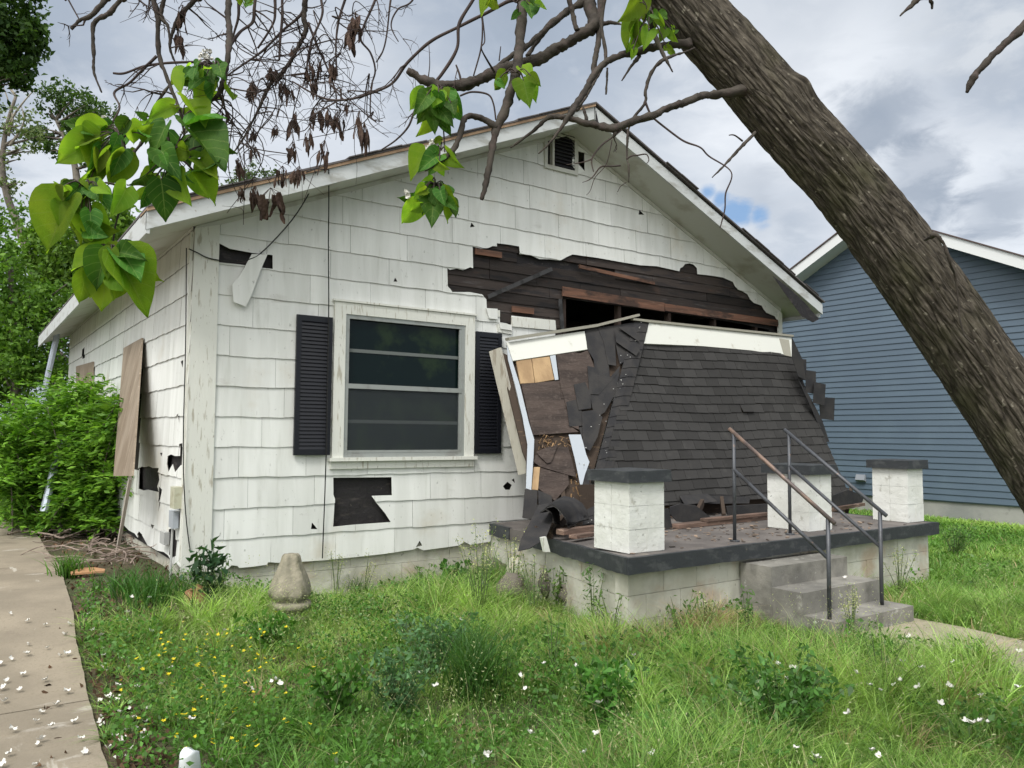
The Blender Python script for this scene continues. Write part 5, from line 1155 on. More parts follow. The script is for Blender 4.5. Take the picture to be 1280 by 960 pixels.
# blossom clusters
m_blos = mat('catalpa_blossom', (.62,.61,.57), .6)
def petal_ball(mb, c, s, r, n=5):
    for _ in range(n):
        d = Vector((r.gauss(0,1), r.gauss(0,1), r.gauss(0,.7))).normalized(); o = d.orthogonal().normalized(); q = d.cross(o)
        pts = [c + d*s*.25]
        ring = [c + d*s*(.8+.2*math.sin(k*2.3)) + (o*math.cos(k*1.047) + q*math.sin(k*1.047))*s*.6 for k in range(6)]
        b = len(mb.v); mb.add(pts + ring, [(0, 1+k, 1+(k+1) % 6) for k in range(6)])
for u, v, w, n, d in ((254,70,17,10,3.0),(240,168,12,6,2.95),(132,152,7,3,2.9),(541,185,12,9,2.96),(510,242,6,4,2.95),(670,10,8,5,3.15)):
    r = random.Random(int(u)); mb = MB()
    for _ in range(n):
        petal_ball(mb, dp(u + r.gauss(0,w*.4), v + r.gauss(0,w*.35), d + r.uniform(-.06,.1)), .012, r, 4)
    mb.build('blossom_cluster', m_blos, tree)
# ------------------------------------------------------------------ background trees
def px_of(p):
    c = R @ (np.array(p) - POS); return CX + F*c[0]/c[2], CY + F*c[1]/c[2]
def leafmesh(name, C, size, mt, parent, rng, col, aspect=.55):
    n = len(C); a = rng.normal(size=(n,3)); a /= np.linalg.norm(a, axis=1)[:, None]; b = rng.normal(size=(n,3)); b -= a*(a*b).sum(1)[:, None]; b /= np.linalg.norm(b, axis=1)[:, None]
    s = size*(.6 + .8*rng.random(n))[:, None]; c = np.cross(a, b)*.18*s
    V = np.stack([C - a*s*.5, C + b*s*aspect*.5 + c, C + a*s*.5, C - b*s*aspect*.5 + c], 1).reshape(-1, 3)
    Fq = np.arange(4*n).reshape(n, 4)
    return npmesh(name, V, Fq, mt, parent, np.repeat(col, 4, 0))
m_fol = mat('foliage', (.1,.1,.1), .55, attr=True, transl=.35, spec=.3)
m_bgbark = mat('far_bark', (.12,.10,.085), .9, var=(.2,.18,.15), scale=4, bump=.02, bscale=10)
def tree_at(label, base, trunkpts, r0, clumps, n, size, c0, c1, seed, gap=.0, limbs=True, group='trees behind the house'):
    """clumps: list of (centre, radii)"""
    rng = np.random.default_rng(seed); r = random.Random(seed)
    t = empty('tree', base, label, 'tree', group)
    P, Rr = spline(trunkpts, [r0*(1-.75*i/(len(trunkpts)-1)) for i in range(len(trunkpts))], 4); mb = MB(); mb.tube(P, Rr, 10); mb.build('trunk', m_bgbark, t, True)
    mb = MB()
    for c, rr in clumps:
        s = min(P, key=lambda q: (q - Vector(c)).length + .7*max(0, q.z - c[2] + .2)); c = Vector(c)
        for k in range(3 if limbs else 1):
            e = c + Vector((r.gauss(0,.45)*rr[0], r.gauss(0,.45)*rr[1], r.gauss(0,.4)*rr[2])); m_ = s.lerp(e, .5) + Vector((r.gauss(0,.2), r.gauss(0,.2), .15))*rr[0]*.4
            Q, Rq = spline([s, m_, e], [r0*.28, r0*.16, r0*.04], 4); mb.tube(Q, Rq, 6)
    mb.build('limb', m_bgbark, t, True)
    C = []; K = []; tot = sum(rr[0]*rr[1] + rr[0]*rr[2] for c, rr in clumps)
    for c, rr in clumps:
        m = int(n*(rr[0]*rr[1] + rr[0]*rr[2])/tot)
        ns = max(8, int(16 + 14*rr[0])); d = rng.normal(size=(ns,3)); d /= np.linalg.norm(d, axis=1)[:, None]; sub = d*(.3 + .85*rng.random((ns,1))**.6); sr = .16 + .38*rng.random(ns)
        w = rng.integers(0, ns, m); g = rng.normal(size=(m,3))*sr[w][:, None]*.62; p = (sub[w] + g)*np.array(rr) + np.array(c); C.append(p)
        sh = .75 + .5*rng.random(ns); K.append(sh[w])
    C = np.concatenate(C); K = np.concatenate(K); mixf = rng.random(len(C))[:, None]
    col = (np.array(c0)*(1-mixf) + np.array(c1)*mixf)*K[:, None]
    leafmesh('crown', C, size, m_fol, t, rng, col)
    return t
TS = 1.32
def D(u, v, d): return tuple(dp(u, v, d*TS))
def cl(u, v, d, ru, rv, rd=None):
    s = d*TS/F; return (D(u, v, d), (ru*s, (rd or ru)*s, rv*s))
def gbase(u, d): p = dp(u, 560, d*TS); return (p.x, p.y, gh(p.x, p.y))
G1, G2 = (.075,.165,.022), (.18,.31,.045)
DK1, DK2 = (.03,.075,.015), (.075,.15,.025)
b = gbase(-60, 12); tree_at('tree whose dense dark crown fills the top corner of the sky', b, [b, D(-60,300,12), D(-50,80,12), D(-30,20,12)], .16,
    [cl(-25,25,12,62,60), cl(15,60,12,28,36), cl(10,10,12,36,30), cl(35,40,12,16,18), cl(25,95,12,18,14), cl(-40,90,12,40,40)], 9000, .13, DK1, DK2, 1)
b = gbase(90, 19); tree_at('tall thin tree with a leaning bare stem and pale branches', b, [b, D(60,400,19), D(26,292,19), D(9,245,19), D(3,205,19), D(8,160,19), D(20,120,19)], .17,
    [cl(5,200,19,14,16), cl(10,228,19,16,6), cl(25,150,19,18,16), cl(0,150,19,10,20), cl(35,185,19,12,6), cl(14,240,19,6,12), cl(45,170,19,14,8)], 900, .12, (.09,.14,.05), (.22,.28,.12), 2)
mb = MB(); bb = [o for o in COL.objects if o.type == 'EMPTY' and o.get('label', '').startswith('tall thin tree')][0]
for L in ([(8,160),(20,140),(34,122),(44,112)], [(10,170),(16,150),(10,125),(4,108)], [(12,182),(24,165),(30,150),(26,130)], [(3,215),(-3,190),(-10,160)], [(20,120),(12,108),(16,96)]):
    Q, Rq = spline([dp(u, v, 19*TS) for u, v in L], [.05,.035,.02,.01][:len(L)] if len(L) == 4 else [.05,.03,.012], 4); mb.tube(Q, Rq, 6)
mb.build('pale_limb', mat('pale_bark', (.3,.27,.22), .9), bb, True)
b = gbase(120, 22); tree_at('open-crowned tree with a forked trunk, left of the big catalpa leaves', b, [b, D(112,350,22), D(98,240,22), D(93,205,22), D(82,175,22), D(70,150,22)], .2,
    [cl(85,120,22,26,14), cl(62,135,22,14,16), cl(110,135,22,26,12), cl(130,150,22,18,10), cl(55,165,22,14,9), cl(42,172,22,20,8), cl(70,188,22,20,10), cl(95,165,22,14,16), cl(140,160,22,10,12), cl(108,190,22,14,12), cl(122,205,22,16,12)], 3300, .15, DK1, (.085,.15,.035), 3)
b = gbase(110, 17); tree_at('bright green tree rising above the far end of the eave', b, [b, D(110,420,17), D(118,330,17), D(120,270,17)], .2,
    [cl(120,300,17,50,42), cl(150,285,17,30,30), cl(90,340,17,46,36), cl(60,300,17,24,26), cl(45,340,17,34,30), cl(160,330,17,30,20)], 11000, .15, G1, G2, 4)
b = gbase(30, 14); tree_at('mid green leafy tree nearest the left edge, beside the shrub', b, [b, D(20,500,14), D(15,380,14), D(12,320,14)], .15,
    [cl(10,330,14,34,60), cl(0,400,14,40,50), cl(50,400,14,36,40), cl(30,460,14,44,36), cl(-10,480,14,30,40), cl(75,380,14,24,26)], 12000, .12, (.075,.18,.022), (.18,.33,.05), 5)
b = gbase(80, 20); tree_at('darker tree whose lower foliage closes the gap behind the shrub', b, [b, D(70,520,20), D(66,450,20), D(70,400,20)], .25,
    [cl(70,430,20,56,46), cl(20,520,20,70,60), cl(90,500,20,50,60), cl(60,570,20,70,40), cl(-20,580,20,50,40), cl(120,430,20,40,60)], 12000, .15, DK1, DK2, 6)
b = gbase(320, 30); tree_at('tree top just showing over the roof edge', b, [b, D(320,350,30), D(320,250,30), D(322,225,30)], .22,
    [cl(322,222,30,20,16), cl(300,228,30,18,12), cl(345,222,30,10,9), cl(322,262,30,52,30), cl(330,310,30,70,40)], 9000, .18, (.06,.1,.04), (.14,.2,.1), 7)
for i, (u, d) in enumerate(((-120,24),(-200,18))):
    b = gbase(u, d); tree_at(['leafy tree standing outside the yard, first beyond the shrub', 'leafy tree standing outside the yard, second beyond the shrub'][i], b, [b, D(u,400,d), D(u,250,d)], .2, [cl(u,300,d,80,70), cl(u+20,420,d,80,80)], 3500, .25, G1, G2, 20+i)

# ------------------------------------------------------------------ shrub by the side wall
sh = empty('shrub', tuple(atg(70, 662)), 'bushy green shrub of saplings growing against the side wall', 'shrub')
rng = np.random.default_rng(3); r = random.Random(3); stems = MB(); C = []; K = []; A1 = []
for i in range(70):
    bu = r.uniform(5, 138); pb = atg(bu, r.uniform(650, 672)); bd = (R @ (np.array(pb) - POS))[2]
    tu = r.choice([r.uniform(-35, 140), r.uniform(-35, 148), r.uniform(60, 150)]); top = 492 if 60 < tu < 135 else (515 if tu > 0 else 545); tv = r.uniform(top - 18, 655)
    if r.random() < .35: tv = top + r.uniform(-22, 25)
    pt = dp(tu, tv, bd - r.uniform(-.4, .7))
    pt = dp(tu, tv, min(bd, (WX0-.15-POS[0])/ (ray(tu,tv)[0]/F) if ray(tu,tv)[0] > 0 else bd) - r.uniform(0,.5))
    mid = pb.lerp(pt, .5) + Vector((r.gauss(0,.12), r.gauss(0,.12), .2)); P, Rr = spline([pb, mid, pt], [.014,.010,.003], 12); stems.tube(P, Rr, 5, False)
    for j, p in enumerate(P[4:]):
        for _ in range(3):                            # pinnate sprays
            d = Vector((r.gauss(0,1), r.gauss(0,1), r.gauss(.1,.5))).normalized(); ln = r.uniform(.22,.42); tint = r.uniform(.7,1.35) 
            side = d.cross(Vector((0,0,1))).normalized()
            for k in range(1, 8):
                for sg in (-1, 1):
                    q = p + d*(ln*k/8) + side*sg*.03 + Vector((0,0,-.05*(k/8)**2))
                    C.append(q); A1.append((side*sg*.9 + d*.5).normalized()); K.append(tint)
C = np.array([tuple(c) for c in C]); A1 = np.array([tuple(c) for c in A1]); K = np.array(K); n = len(C)
ok = C[:, 0] < WX0 - .05; C, A1, K = C[ok], A1[ok], K[ok]; n = len(C)
a = A1 + rng.normal(size=(n,3))*.2; a /= np.linalg.norm(a, axis=1)[:, None]; up = np.tile([0,0,1.], (n,1)) + rng.normal(size=(n,3))*.35; b_ = np.cross(a, up); b_ /= np.linalg.norm(b_, axis=1)[:, None]
s = (.075 + .05*rng.random(n))[:, None]
V = np.stack([C, C + a*s*.45 + b_*s*.2, C + a*s - [0,0,.008], C + a*s*.45 - b_*s*.2], 1).reshape(-1,3); m_ = rng.random(n)[:, None]
colr = (np.array((.065,.17,.02))*(1-m_) + np.array((.20,.38,.045))*m_)*K[:, None]
npmesh('foliage', V, np.arange(4*n).reshape(n,4), m_fol, sh, np.repeat(colr, 4, 0)); stems.build('stems', m_bgbark, sh, True)
# pile of sticks and dead leaves under it
mb = MB(); r = random.Random(5); m_stick = mat('dead_stick', (.30,.24,.20), .85, var=(.17,.13,.11), scale=9)
for i in range(70):
    u, v = r.uniform(60, 175), r.uniform(662, 705); p = atg(u, v, .03 + r.random()*.14); ang = r.uniform(0, 6.28); ln = r.uniform(.15, .6); d = Vector((math.cos(ang), math.sin(ang), r.uniform(-.25,.25)))*ln
    P, Rr = spline([p, p + d*.35 + Vector((r.gauss(0,.05), r.gauss(0,.05), .03)), p + d*.7 + Vector((r.gauss(0,.06), r.gauss(0,.06), 0)), p + d], [.008,.007,.005,.003], 3)
    P = [Vector((min(q.x, -.07), q.y, max(q.z, gh(q.x, q.y)+.01))) for q in P]; mb.tube(P, [x*r.choice([.6,1,1.3]) for x in [1]] and [x for x in Rr], 5, False)
for L in ([(10,668),(30,664),(62,668),(80,672),(112,662),(160,662)], [(60,672),(95,662),(118,660)], [(112,690),(118,668),(122,652)]):
    P, Rr = spline([atg(u, v, .09) for u, v in L], [.012]*len(L), 4); mb.tube(P, Rr, 6, False)
tag(mb.build('twig_debris', m_stick), 'tangle of dead sticks and twigs under the shrub', 'debris', kind='stuff')
C = []; 
for i in range(2300):
    u, v = rng.uniform(48, 235), rng.uniform(655, 960); p = atg(u, v, .012 + rng.random()*.03)
    dpath = float(np.interp(p.y, ey, ex)); 
    if p.x < dpath + .03 and rng.random() > .04: continue
    if p.x > -.05 and p.y > -.05: continue
    if v > 720 and p.x > dpath + .28 and rng.random() > .2: continue
    C.append(tuple(p))
C = np.array(C); n = len(C); colr = np.array((.10,.06,.035))*(1 + rng.normal(size=(n,1))*.35).clip(.4, 2)
m_litter = mat('leaf_litter', (.1,.1,.1), .9, attr=True)
tag(leafmesh('leaf_litter', C, .045, m_litter, None, rng, colr), 'brown dead leaf litter on bare dirt beside the driveway', 'leaf litter', kind='stuff')

# ------------------------------------------------------------------ grass
def in_poly_np(x, y, poly):
    c = np.zeros(len(x), bool); n = len(poly); j = n-1
    for i in range(n):
        xi, yi = poly[i]; xj, yj = poly[j]
        if yi != yj: c ^= ((yi > y) != (yj > y)) & (x < (xj-xi)*(y-yi)/(yj-yi)+xi)
        j = i
    return c
walkpoly = [(p.x, p.y) for p in wk]
def vnoise(x, y, f, ox=0):
    g = .25 / f; xi = (x + 30)/g; yi = (y + 30)/g; x0 = np.floor(xi).astype(int); y0 = np.floor(yi).astype(int); fx, fy = xi - x0, yi - y0
    key, inv = np.unique(np.concatenate([x0*100000 + y0, (x0+1)*100000 + y0, x0*100000 + y0+1, (x0+1)*100000 + y0+1]), return_inverse=True)
    val = np.array([noise.noise(Vector(((k//100000)*g*f + ox, (k % 100000)*g*f, 3.3))) for k in key])[inv].reshape(4, -1)
    return (val[0]*(1-fx) + val[1]*fx)*(1-fy) + (val[2]*(1-fx) + val[3]*fx)*fy
ghv = np.vectorize(gh)
fwd = R[2]; 
def seen(x, y, z=-.1, m=60):
    P = np.stack([x, y, np.full_like(x, z)], 1) - POS; c = P @ R.T; u = CX + F*c[:,0]/np.maximum(c[:,2],.1); v = CY + F*c[:,1]/np.maximum(c[:,2],.1)
    return (c[:,2] > .8), c[:,2]
def blocked(x, y, z=None):
    ed = np.interp(y, ey, ex); b = (x < ed + .02) & (y > ey[0]-4) & (y < 9) & (x > -5.6)
    b |= (x > -.06) & (x < 8.8) & (y > .0)
    b |= (x > 2.5 + (y+3.2)*.22) & (x < 7.25) & (y > -3.14)
    b |= (x > 3.88) & (x < 5.05) & (y > -4.08) & (y < -3)
    b |= in_poly_np(x, y, walkpoly)
    b |= (x > 13.5) & (abs(y-NPK) < 6.4)
    return b
def blades(x, y, h, w, lean, col, name, rng, mt, seg=4, ld=None, **kw):
    n = len(x); z = ghv(x, y) - .01; az = rng.random(n)*2*np.pi
    if ld is None: ld = rng.random(n)*2*np.pi
    lx, ly = np.cos(ld)*lean*h, np.sin(ld)*lean*h; V = []
    for k in range(seg+1):
        f = k/seg; ww = w*(1-f**1.6)*.5 + .0002; px_, py_ = x + lx*f**2, y + ly*f**2; pz = z + h*(f - .35*np.minimum(lean,1.4)*f**2.3)
        V.append(np.stack([px_ - np.cos(az)*ww, py_ - np.sin(az)*ww, pz], 1)); V.append(np.stack([px_ + np.cos(az)*ww, py_ + np.sin(az)*ww, pz], 1))
    V = np.stack(V, 1); m = 2*(seg+1); base = np.arange(n)[:, None, None]*m; q = np.array([(2*k, 2*k+1, 2*k+3, 2*k+2) for k in range(seg)])[None]
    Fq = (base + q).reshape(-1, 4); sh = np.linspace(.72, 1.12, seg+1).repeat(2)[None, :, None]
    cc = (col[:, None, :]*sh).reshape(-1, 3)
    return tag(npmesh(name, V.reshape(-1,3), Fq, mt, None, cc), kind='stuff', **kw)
m_grass = mat('grass_blade', (.1,.1,.1), .38, attr=True, transl=.35, spec=.3)
rng = np.random.default_rng(8)
def scatter(n, x0, x1, y0, y1, maxd=99):
    x, y = rng.uniform(x0, x1, n), rng.uniform(y0, y1, n); s, d = seen(x, y); k = s & ~blocked(x, y) & (d < maxd); x, y = x[k], y[k]
    # keep what the frame can see, with a margin
    P = np.stack([x, y, np.full_like(x, 0.05)], 1) - POS; c = P @ R.T; u = CX + F*c[:,0]/c[:,2]; v = CY + F*c[:,1]/c[:,2]
    k = (u > -260) & (u < 1540) & (v < 1500); return x[k], y[k]
def gcol(x, y):
    n = len(x); a = vnoise(x, y, .55)[:, None]; b = vnoise(x, y, 2.1, 9)[:, None]; t = np.clip(.5 + a*1.1 + b*.6 + rng.normal(size=(n,1))*.22, 0, 1)
    c = np.array((.115,.255,.045))*(1-t) + np.array((.33,.49,.12))*t
    dry = 1.1*np.exp(-(((x-3.0)/.9)**2 + ((y+3.4)/.28)**2))
    dd = (rng.random(n) < np.clip(dry*.75 + .03, 0, .8))[:, None]; dc = np.array((.42,.31,.19))*(1 + rng.normal(size=(n,1))*.25).clip(.5,1.6)
    return np.where(dd, dc, c*(1 + rng.normal(size=(n,1))*.2).clip(.5,1.6))
def hmap(x, y):
    ed = np.interp(y, ey, ex); near = np.clip((x - ed)/.5, .34, 1); bare = np.where((x < .1) & (y > -1.3), .35, 1.0)
    return near*bare
# front lawn: tufts of blades, each tuft with its own height, lean and colour
def tufts(nt, x0, x1, y0, y1, maxd, hmin, hmax, name, label, wk_=1.0, nb=(14, 46)):
    cx, cy = scatter(nt, x0, x1, y0, y1, maxd); hm = hmap(cx, cy); dn = np.clip(.55 + vnoise(cx, cy, .9, 40)*1.6, .12, 1)*np.clip((hm - .05)*1.5, .07, 1)
    dn *= np.where((hm < .7) & (vnoise(cx, cy, 1.5, 60) > .05), .3, 1); k = rng.random(len(cx)) < dn; cx, cy, hm = cx[k], cy[k], hm[k]; m = len(cx)
    k = rng.integers(nb[0], nb[1], m); idx = np.repeat(np.arange(m), k); n = len(idx); a = rng.random(n)*2*np.pi; rr = .008 + .034*rng.random(n)
    x, y = cx[idx] + np.cos(a)*rr, cy[idx] + np.sin(a)*rr; g = ~blocked(x, y); idx, a, x, y = idx[g], a[g], x[g], y[g]; n = len(x)
    th = hmin + (hmax - hmin)*rng.random(m)**1.6*(.5 + .8*np.clip(.5 + vnoise(cx, cy, .75, 20)*1.5, 0, 1)); th *= .45 + .55*hm; th *= 1 - .45*np.exp(-(((cx-4.2)/1.8)**2 + ((cy+3.9)/.8)**2)); th *= np.where((cx < 1.0) & (cy > -4.8), .68, 1.0); th *= np.where((cx < 3.2) & (cy > -.75), .55, 1.0); th *= 1 + .6*np.clip(vnoise(cx, cy, 1.3, 88), -.4, .5)
    h = th[idx]*(.45 + .65*rng.random(n)); kind = rng.random(m); tc = gcol(cx, cy)
    tc = np.where((kind < .10)[:, None], tc*.5, tc); tc = np.where((kind > .88)[:, None], tc*1.25 + np.array((.05,.04,.03)), tc)
    c = tc[idx]*(1 + rng.normal(size=(n,1))*.16).clip(.5,1.5); dead = rng.random(n) < .05; c[dead] = np.array((.46,.40,.24))
    td = rng.random(m)*2*np.pi; lx = np.cos(a) + .9*np.cos(td[idx]) ; ly = np.sin(a) + .9*np.sin(td[idx]); tw = (.0035 + .006*rng.random(m)**2)*wk_
    print(name, n); return blades(x, y, h, tw[idx]*(.7+.6*rng.random(n)), .35 + 1.2*rng.random(n)**1.3, c, 'grass', rng, m_grass, 5, ld=np.arctan2(ly, lx), label=label, cat='grass')
tufts(26000, -1.6, 8.5, -7, .1, 9.5, .10, .46, 'lawn', 'long green grass filling the front yard')
x, y = scatter(150000, -1.6, 8.5, -7, .1, 9.5); k = rng.random(len(x)) < hmap(x, y)*.8; x, y = x[k], y[k]
blades(x, y, .05 + .10*rng.random(len(x)), np.full(len(x), .004), .4 + 1.0*rng.random(len(x)), gcol(x, y)*.85, 'grass', rng, m_grass, 3, label='short undergrowth of grass between the tall tufts', cat='grass')
# right side and far yard
x, y = scatter(260000, 5, 14, -9, 12); x2, y2 = scatter(30000, 8.5, 40, -25, 30); x = np.concatenate([x, x2]); y = np.concatenate([y, y2]); s, d = seen(x, y)
hh = (.07 + .13*rng.random(len(x)))*np.where(y > -2.2, .8, 1.15); c = gcol(x, y)*np.where(y > -1.8, 1.15, 1.0)[:, None]
blades(x, y, hh, (.0015*d).clip(.005, .03), .3 + .8*rng.random(len(x)), c, 'grass', rng, m_grass, 3, label='bright green grass between the porch and the blue house', cat='grass')
x, y = scatter(40000, -25, 0, 8, 40); k = ~((x > -5) & (y < 9)); x, y = x[k], y[k]
if len(x): blades(x, y, .15 + .2*rng.random(len(x)), np.full(len(x), .03), .5 + rng.random(len(x))*.5, gcol(x, y), 'grass', rng, m_grass, 3, label='rough grass growing beyond the shrub', cat='grass')
# seed-headed stalks
x, y = scatter(9000, -.6, 9, -7, -.2, 9); k = (rng.random(len(x)) < .5*hmap(x, y)*np.clip(.5+vnoise(x, y, .8, 77)*2, .1, 1)); x, y = x[k], y[k]; n = len(x)
hh = .26 + .22*rng.random(n); c = np.tile((.36,.38,.19), (n,1))*(1+rng.normal(size=(n,1))*.2)
blades(x, y, hh, np.full(n, .0022), .25 + .6*rng.random(n), c, 'grass_stalks', rng, m_grass, 6, label='thin pale seed stalks standing above the lawn', cat='grass')
az = rng.random(n)*6.28
V = []; z = ghv(x, y)
rngs = np.random.default_rng(1); C = []
for i in range(n):
    for k in range(9):
        C.append((x[i] + rngs.normal()*.02, y[i] + rngs.normal()*.02, z[i] + hh[i]*(.62 + .06*k)))
C = np.array(C); tag(leafmesh('seed_heads', C, .016, m_grass, None, rngs, np.tile((.42,.45,.24), (len(C),1)), .3), 'tiny pale seed heads above the lawn', 'seed heads', kind='stuff')
# broad low weeds through the lawn
def weeds(n, x0, x1, y0, y1, size, col, label, f, seed):
    rg = np.random.default_rng(seed); x, y = rg.uniform(x0, x1, n), rg.uniform(y0, y1, n); k = ~blocked(x, y); x, y = x[k], y[k]; k = vnoise(x, y, f, seed) > .05; x, y = x[k], y[k]
    z = ghv(x, y); C = np.stack([x, y, z + .03 + .19*rg.random(len(x))], 1); c = np.array(col)*(1 + rg.normal(size=(len(x),1))*.3).clip(.4,1.8)
    tag(leafmesh('low_weeds', C, size, m_grass, None, rg, c, .6), label, 'weeds', kind='stuff')
weeds(22000, -1.2, 1.6, -4.8, -.3, .028, (.09,.21,.04), 'small-leaved clover and weeds near the driveway', 1.6, 5)
weeds(16000, 1, 6, -6.5, -.3, .045, (.08,.19,.04), 'broad-leaved weeds mixed in the lawn', 1.1, 6)
weeds(9000, 6, 12, -6.5, -1.5, .04, (.10,.22,.04), 'weeds in the grass beyond the porch', 1, 7)
# individual weed plants
def weed(name, u, v, hgt, ns, spread, leafn, lsize, col, label, seed, top=None, aspect=.35, dpt=None):
    rg = np.random.default_rng(seed); r = random.Random(seed); g = atg(u, v); e = empty(name, tuple(g), label, 'weed'); st = MB(); C = []
    T = []
    for i in range(ns):
        a = r.uniform(0, 6.28); d = Vector((math.cos(a), math.sin(a), 0))*spread*r.uniform(.2, 1); h = hgt*r.uniform(.65, 1)
        P, Rr = spline([g + d*.1, g + d*.45 + Vector((0,0,h*.5)), g + d + Vector((0,0,h))], [.0045,.0035,.0012], 8); st.tube(P, Rr, 5, False)
        for _ in range(leafn):
            j = r.randrange(2, len(P)); C.append(tuple(P[j] + Vector((r.gauss(0,1), r.gauss(0,1), r.gauss(0,.4)))*lsize*.6))
        if top:
            for _ in range(26):
                j = r.randrange(len(P)*2//3, len(P)); T.append(tuple(P[j] + Vector((r.gauss(0,1), r.gauss(0,1), r.gauss(0,1)))*.022))
    st.build('stem', mat('green_stem_%d' % seed, (.09,.13,.05), .7), e, True)
    C = np.array(C); leafmesh('leaves', C, lsize, m_grass, e, rg, np.array(col)*(1+rg.normal(size=(len(C),1))*.25).clip(.5,1.6), aspect)
    if top: T = np.array(T); leafmesh('blossom', T, .014, m_grass, e, rg, np.array(top)*(1+rg.normal(size=(len(T),1))*.2), .8)
weed('flowering_weed', 600, 775, .86, 12, .30, 16, .035, (.10,.17,.05), 'tall spindly weed with pale yellow-green flower heads in front of the rubble', 31, (.55,.58,.28))
weed('flowering_weed', 640, 752, .72, 7, .16, 12, .035, (.10,.17,.05), 'second pale-flowered weed, right against the porch corner', 32, (.55,.58,.28))
weed('tall_weed', 742, 790, .60, 4, .12, 34, .055, (.10,.19,.06), 'upright leafy weed in front of the first pier', 33, None, .25)
weed('tall_weed', 790, 780, .30, 5, .16, 18, .04, (.12,.17,.07), 'low sprawling weed at the foot of the block base', 34)
weed('pokeweed', 262, 752, .52, 7, .16, 20, .10, (.035,.085,.035), 'dark broad-leaved weed at the house corner', 35, None, .38)
weed('tall_weed', 277, 745, .40, 3, .08, 22, .05, (.11,.2,.06), 'thin light green weed right of the dark corner weed', 36, None, .3)
weed('tall_weed', 935, 800, .42, 4, .12, 20, .05, (.08,.16,.04), 'spindly weed growing in front of the concrete steps', 37, None, .25)
weed('tall_weed', 1215, 850, .30, 4, .10, 24, .05, (.10,.22,.05), 'green weed beside the front walk', 38, None, .3)
weed('leafy_weed', 540, 850, .44, 34, .30, 34, .045, (.10,.21,.085), 'blue-green feathery weed clump low in the middle of the lawn', 39, None, .35)
weed('leafy_weed', 500, 900, .40, 30, .28, 32, .045, (.10,.21,.085), 'blue-green feathery weed clump nearest the picture bottom', 40, None, .35)
weed('ivy', 568, 735, .30, 10, .18, 26, .06, (.06,.17,.03), 'bright ivy sprig climbing at the foundation break', 41, None, .85)
weed('tall_weed', 700, 762, .40, 8, .22, 22, .05, (.11,.20,.05), 'bushy weed against the left face of the block base', 44, None, .4)
weed('tall_weed', 850, 800, .36, 6, .18, 22, .05, (.11,.22,.05), 'light green weed before the middle of the block base', 45, None, .3)
weed('tall_weed', 420, 752, .55, 5, .10, 5, .03, (.20,.28,.10), 'wispy seeding weed against the siding right of the finial', 61, (.40,.42,.22), .25)
weed('tall_weed', 455, 748, .48, 5, .12, 5, .03, (.20,.28,.10), 'thin wispy weed standing below the torn patch under the window', 62, (.40,.42,.22), .25)
weed('tall_weed', 530, 745, .34, 8, .16, 16, .04, (.13,.25,.06), 'leafy weed at the foundation left of the ivy', 63, None, .4)
weed('tall_weed', 668, 772, .62, 7, .20, 14, .035, (.13,.24,.07), 'wispy weed overlapping the left corner of the porch base', 64, (.42,.46,.24), .3)
weed('tall_weed', 765, 800, .40, 8, .20, 18, .04, (.16,.25,.08), 'pale bushy weed at the near corner of the block base', 65, None, .3)
weed('tall_weed', 885, 800, .38, 7, .18, 16, .04, (.15,.25,.08), 'pale weed beside the left side of the steps', 66, (.42,.44,.24), .3)
weed('tall_weed', 1065, 800, .42, 8, .16, 10, .03, (.18,.27,.09), 'wispy weed overlapping the lowest step', 67, (.42,.44,.24), .25)
weed('tall_weed', 1125, 745, .50, 9, .20, 12, .035, (.16,.26,.08), 'seeding weed between the second handrail and the porch end', 68, (.42,.44,.24), .25)
weed('broadleaf_weed', 330, 815, .26, 12, .18, 22, .07, (.09,.22,.035), 'broad-leaved weed in front of the stone finial', 46, None, .45)
weed('broadleaf_weed', 420, 905, .34, 14, .2, 22, .06, (.08,.2,.035), 'broad-leaved weed right of the buttercups', 47, None, .45)
weed('broadleaf_weed', 760, 920, .40, 16, .22, 24, .06, (.07,.19,.03), 'broad-leaved weed low in the right half of the lawn', 48, None, .4)
weed('tall_weed', 690, 860, .5, 5, .15, 18, .05, (.12,.23,.06), 'thin tall weed behind the lawn centre', 49, None, .25)
weed('tall_weed', 1100, 870, .45, 6, .2, 20, .05, (.11,.22,.05), 'thin tall weed just short of the front walk', 50, None, .25)
weed('bushy_weed', 1195, 700, .50, 22, .30, 22, .05, (.08,.17,.04), 'bushy weed at the far end of the porch', 42, None, .3)
weed('leafy_weed', 980, 925, .44, 34, .38, 34, .05, (.09,.21,.05), 'dark green leafy clump right of the lawn centre', 43, None, .45)
def tuft(u, v, h, n, sp, col, w, label, seed):
    rg = np.random.default_rng(seed); g = atg(u, v); x = g.x + rg.normal(size=n)*sp; y = g.y + rg.normal(size=n)*sp
    e = blades(x, y, h*(.6+.4*rg.random(n)), np.full(n, w), .25+.6*rg.random(n), np.array(col)*(1+rg.normal(size=(n,1))*.25).clip(.5,1.6), 'grass_tuft', rg, m_grass, 6)
    e['kind'] = 'thing'; tag(e, label, 'grass tuft')
tuft(596, 872, .62, 330, .08, (.06,.15,.03), .007, 'dark tall grass tuft in the middle of the lawn', 51)
tuft(575, 830, .5, 200, .09, (.07,.17,.03), .006, 'dark grass tuft just behind the tallest one', 52)
tuft(85, 722, .34, 130, .06, (.09,.21,.03), .012, 'bright broad-bladed tuft at the driveway edge', 53)
tuft(195, 752, .38, 240, .17, (.055,.15,.025), .010, 'broad-bladed tuft on dirt before the side wall', 54)
tuft(165, 742, .34, 150, .12, (.06,.16,.03), .010, 'smaller tuft left of the broad-bladed one', 55)
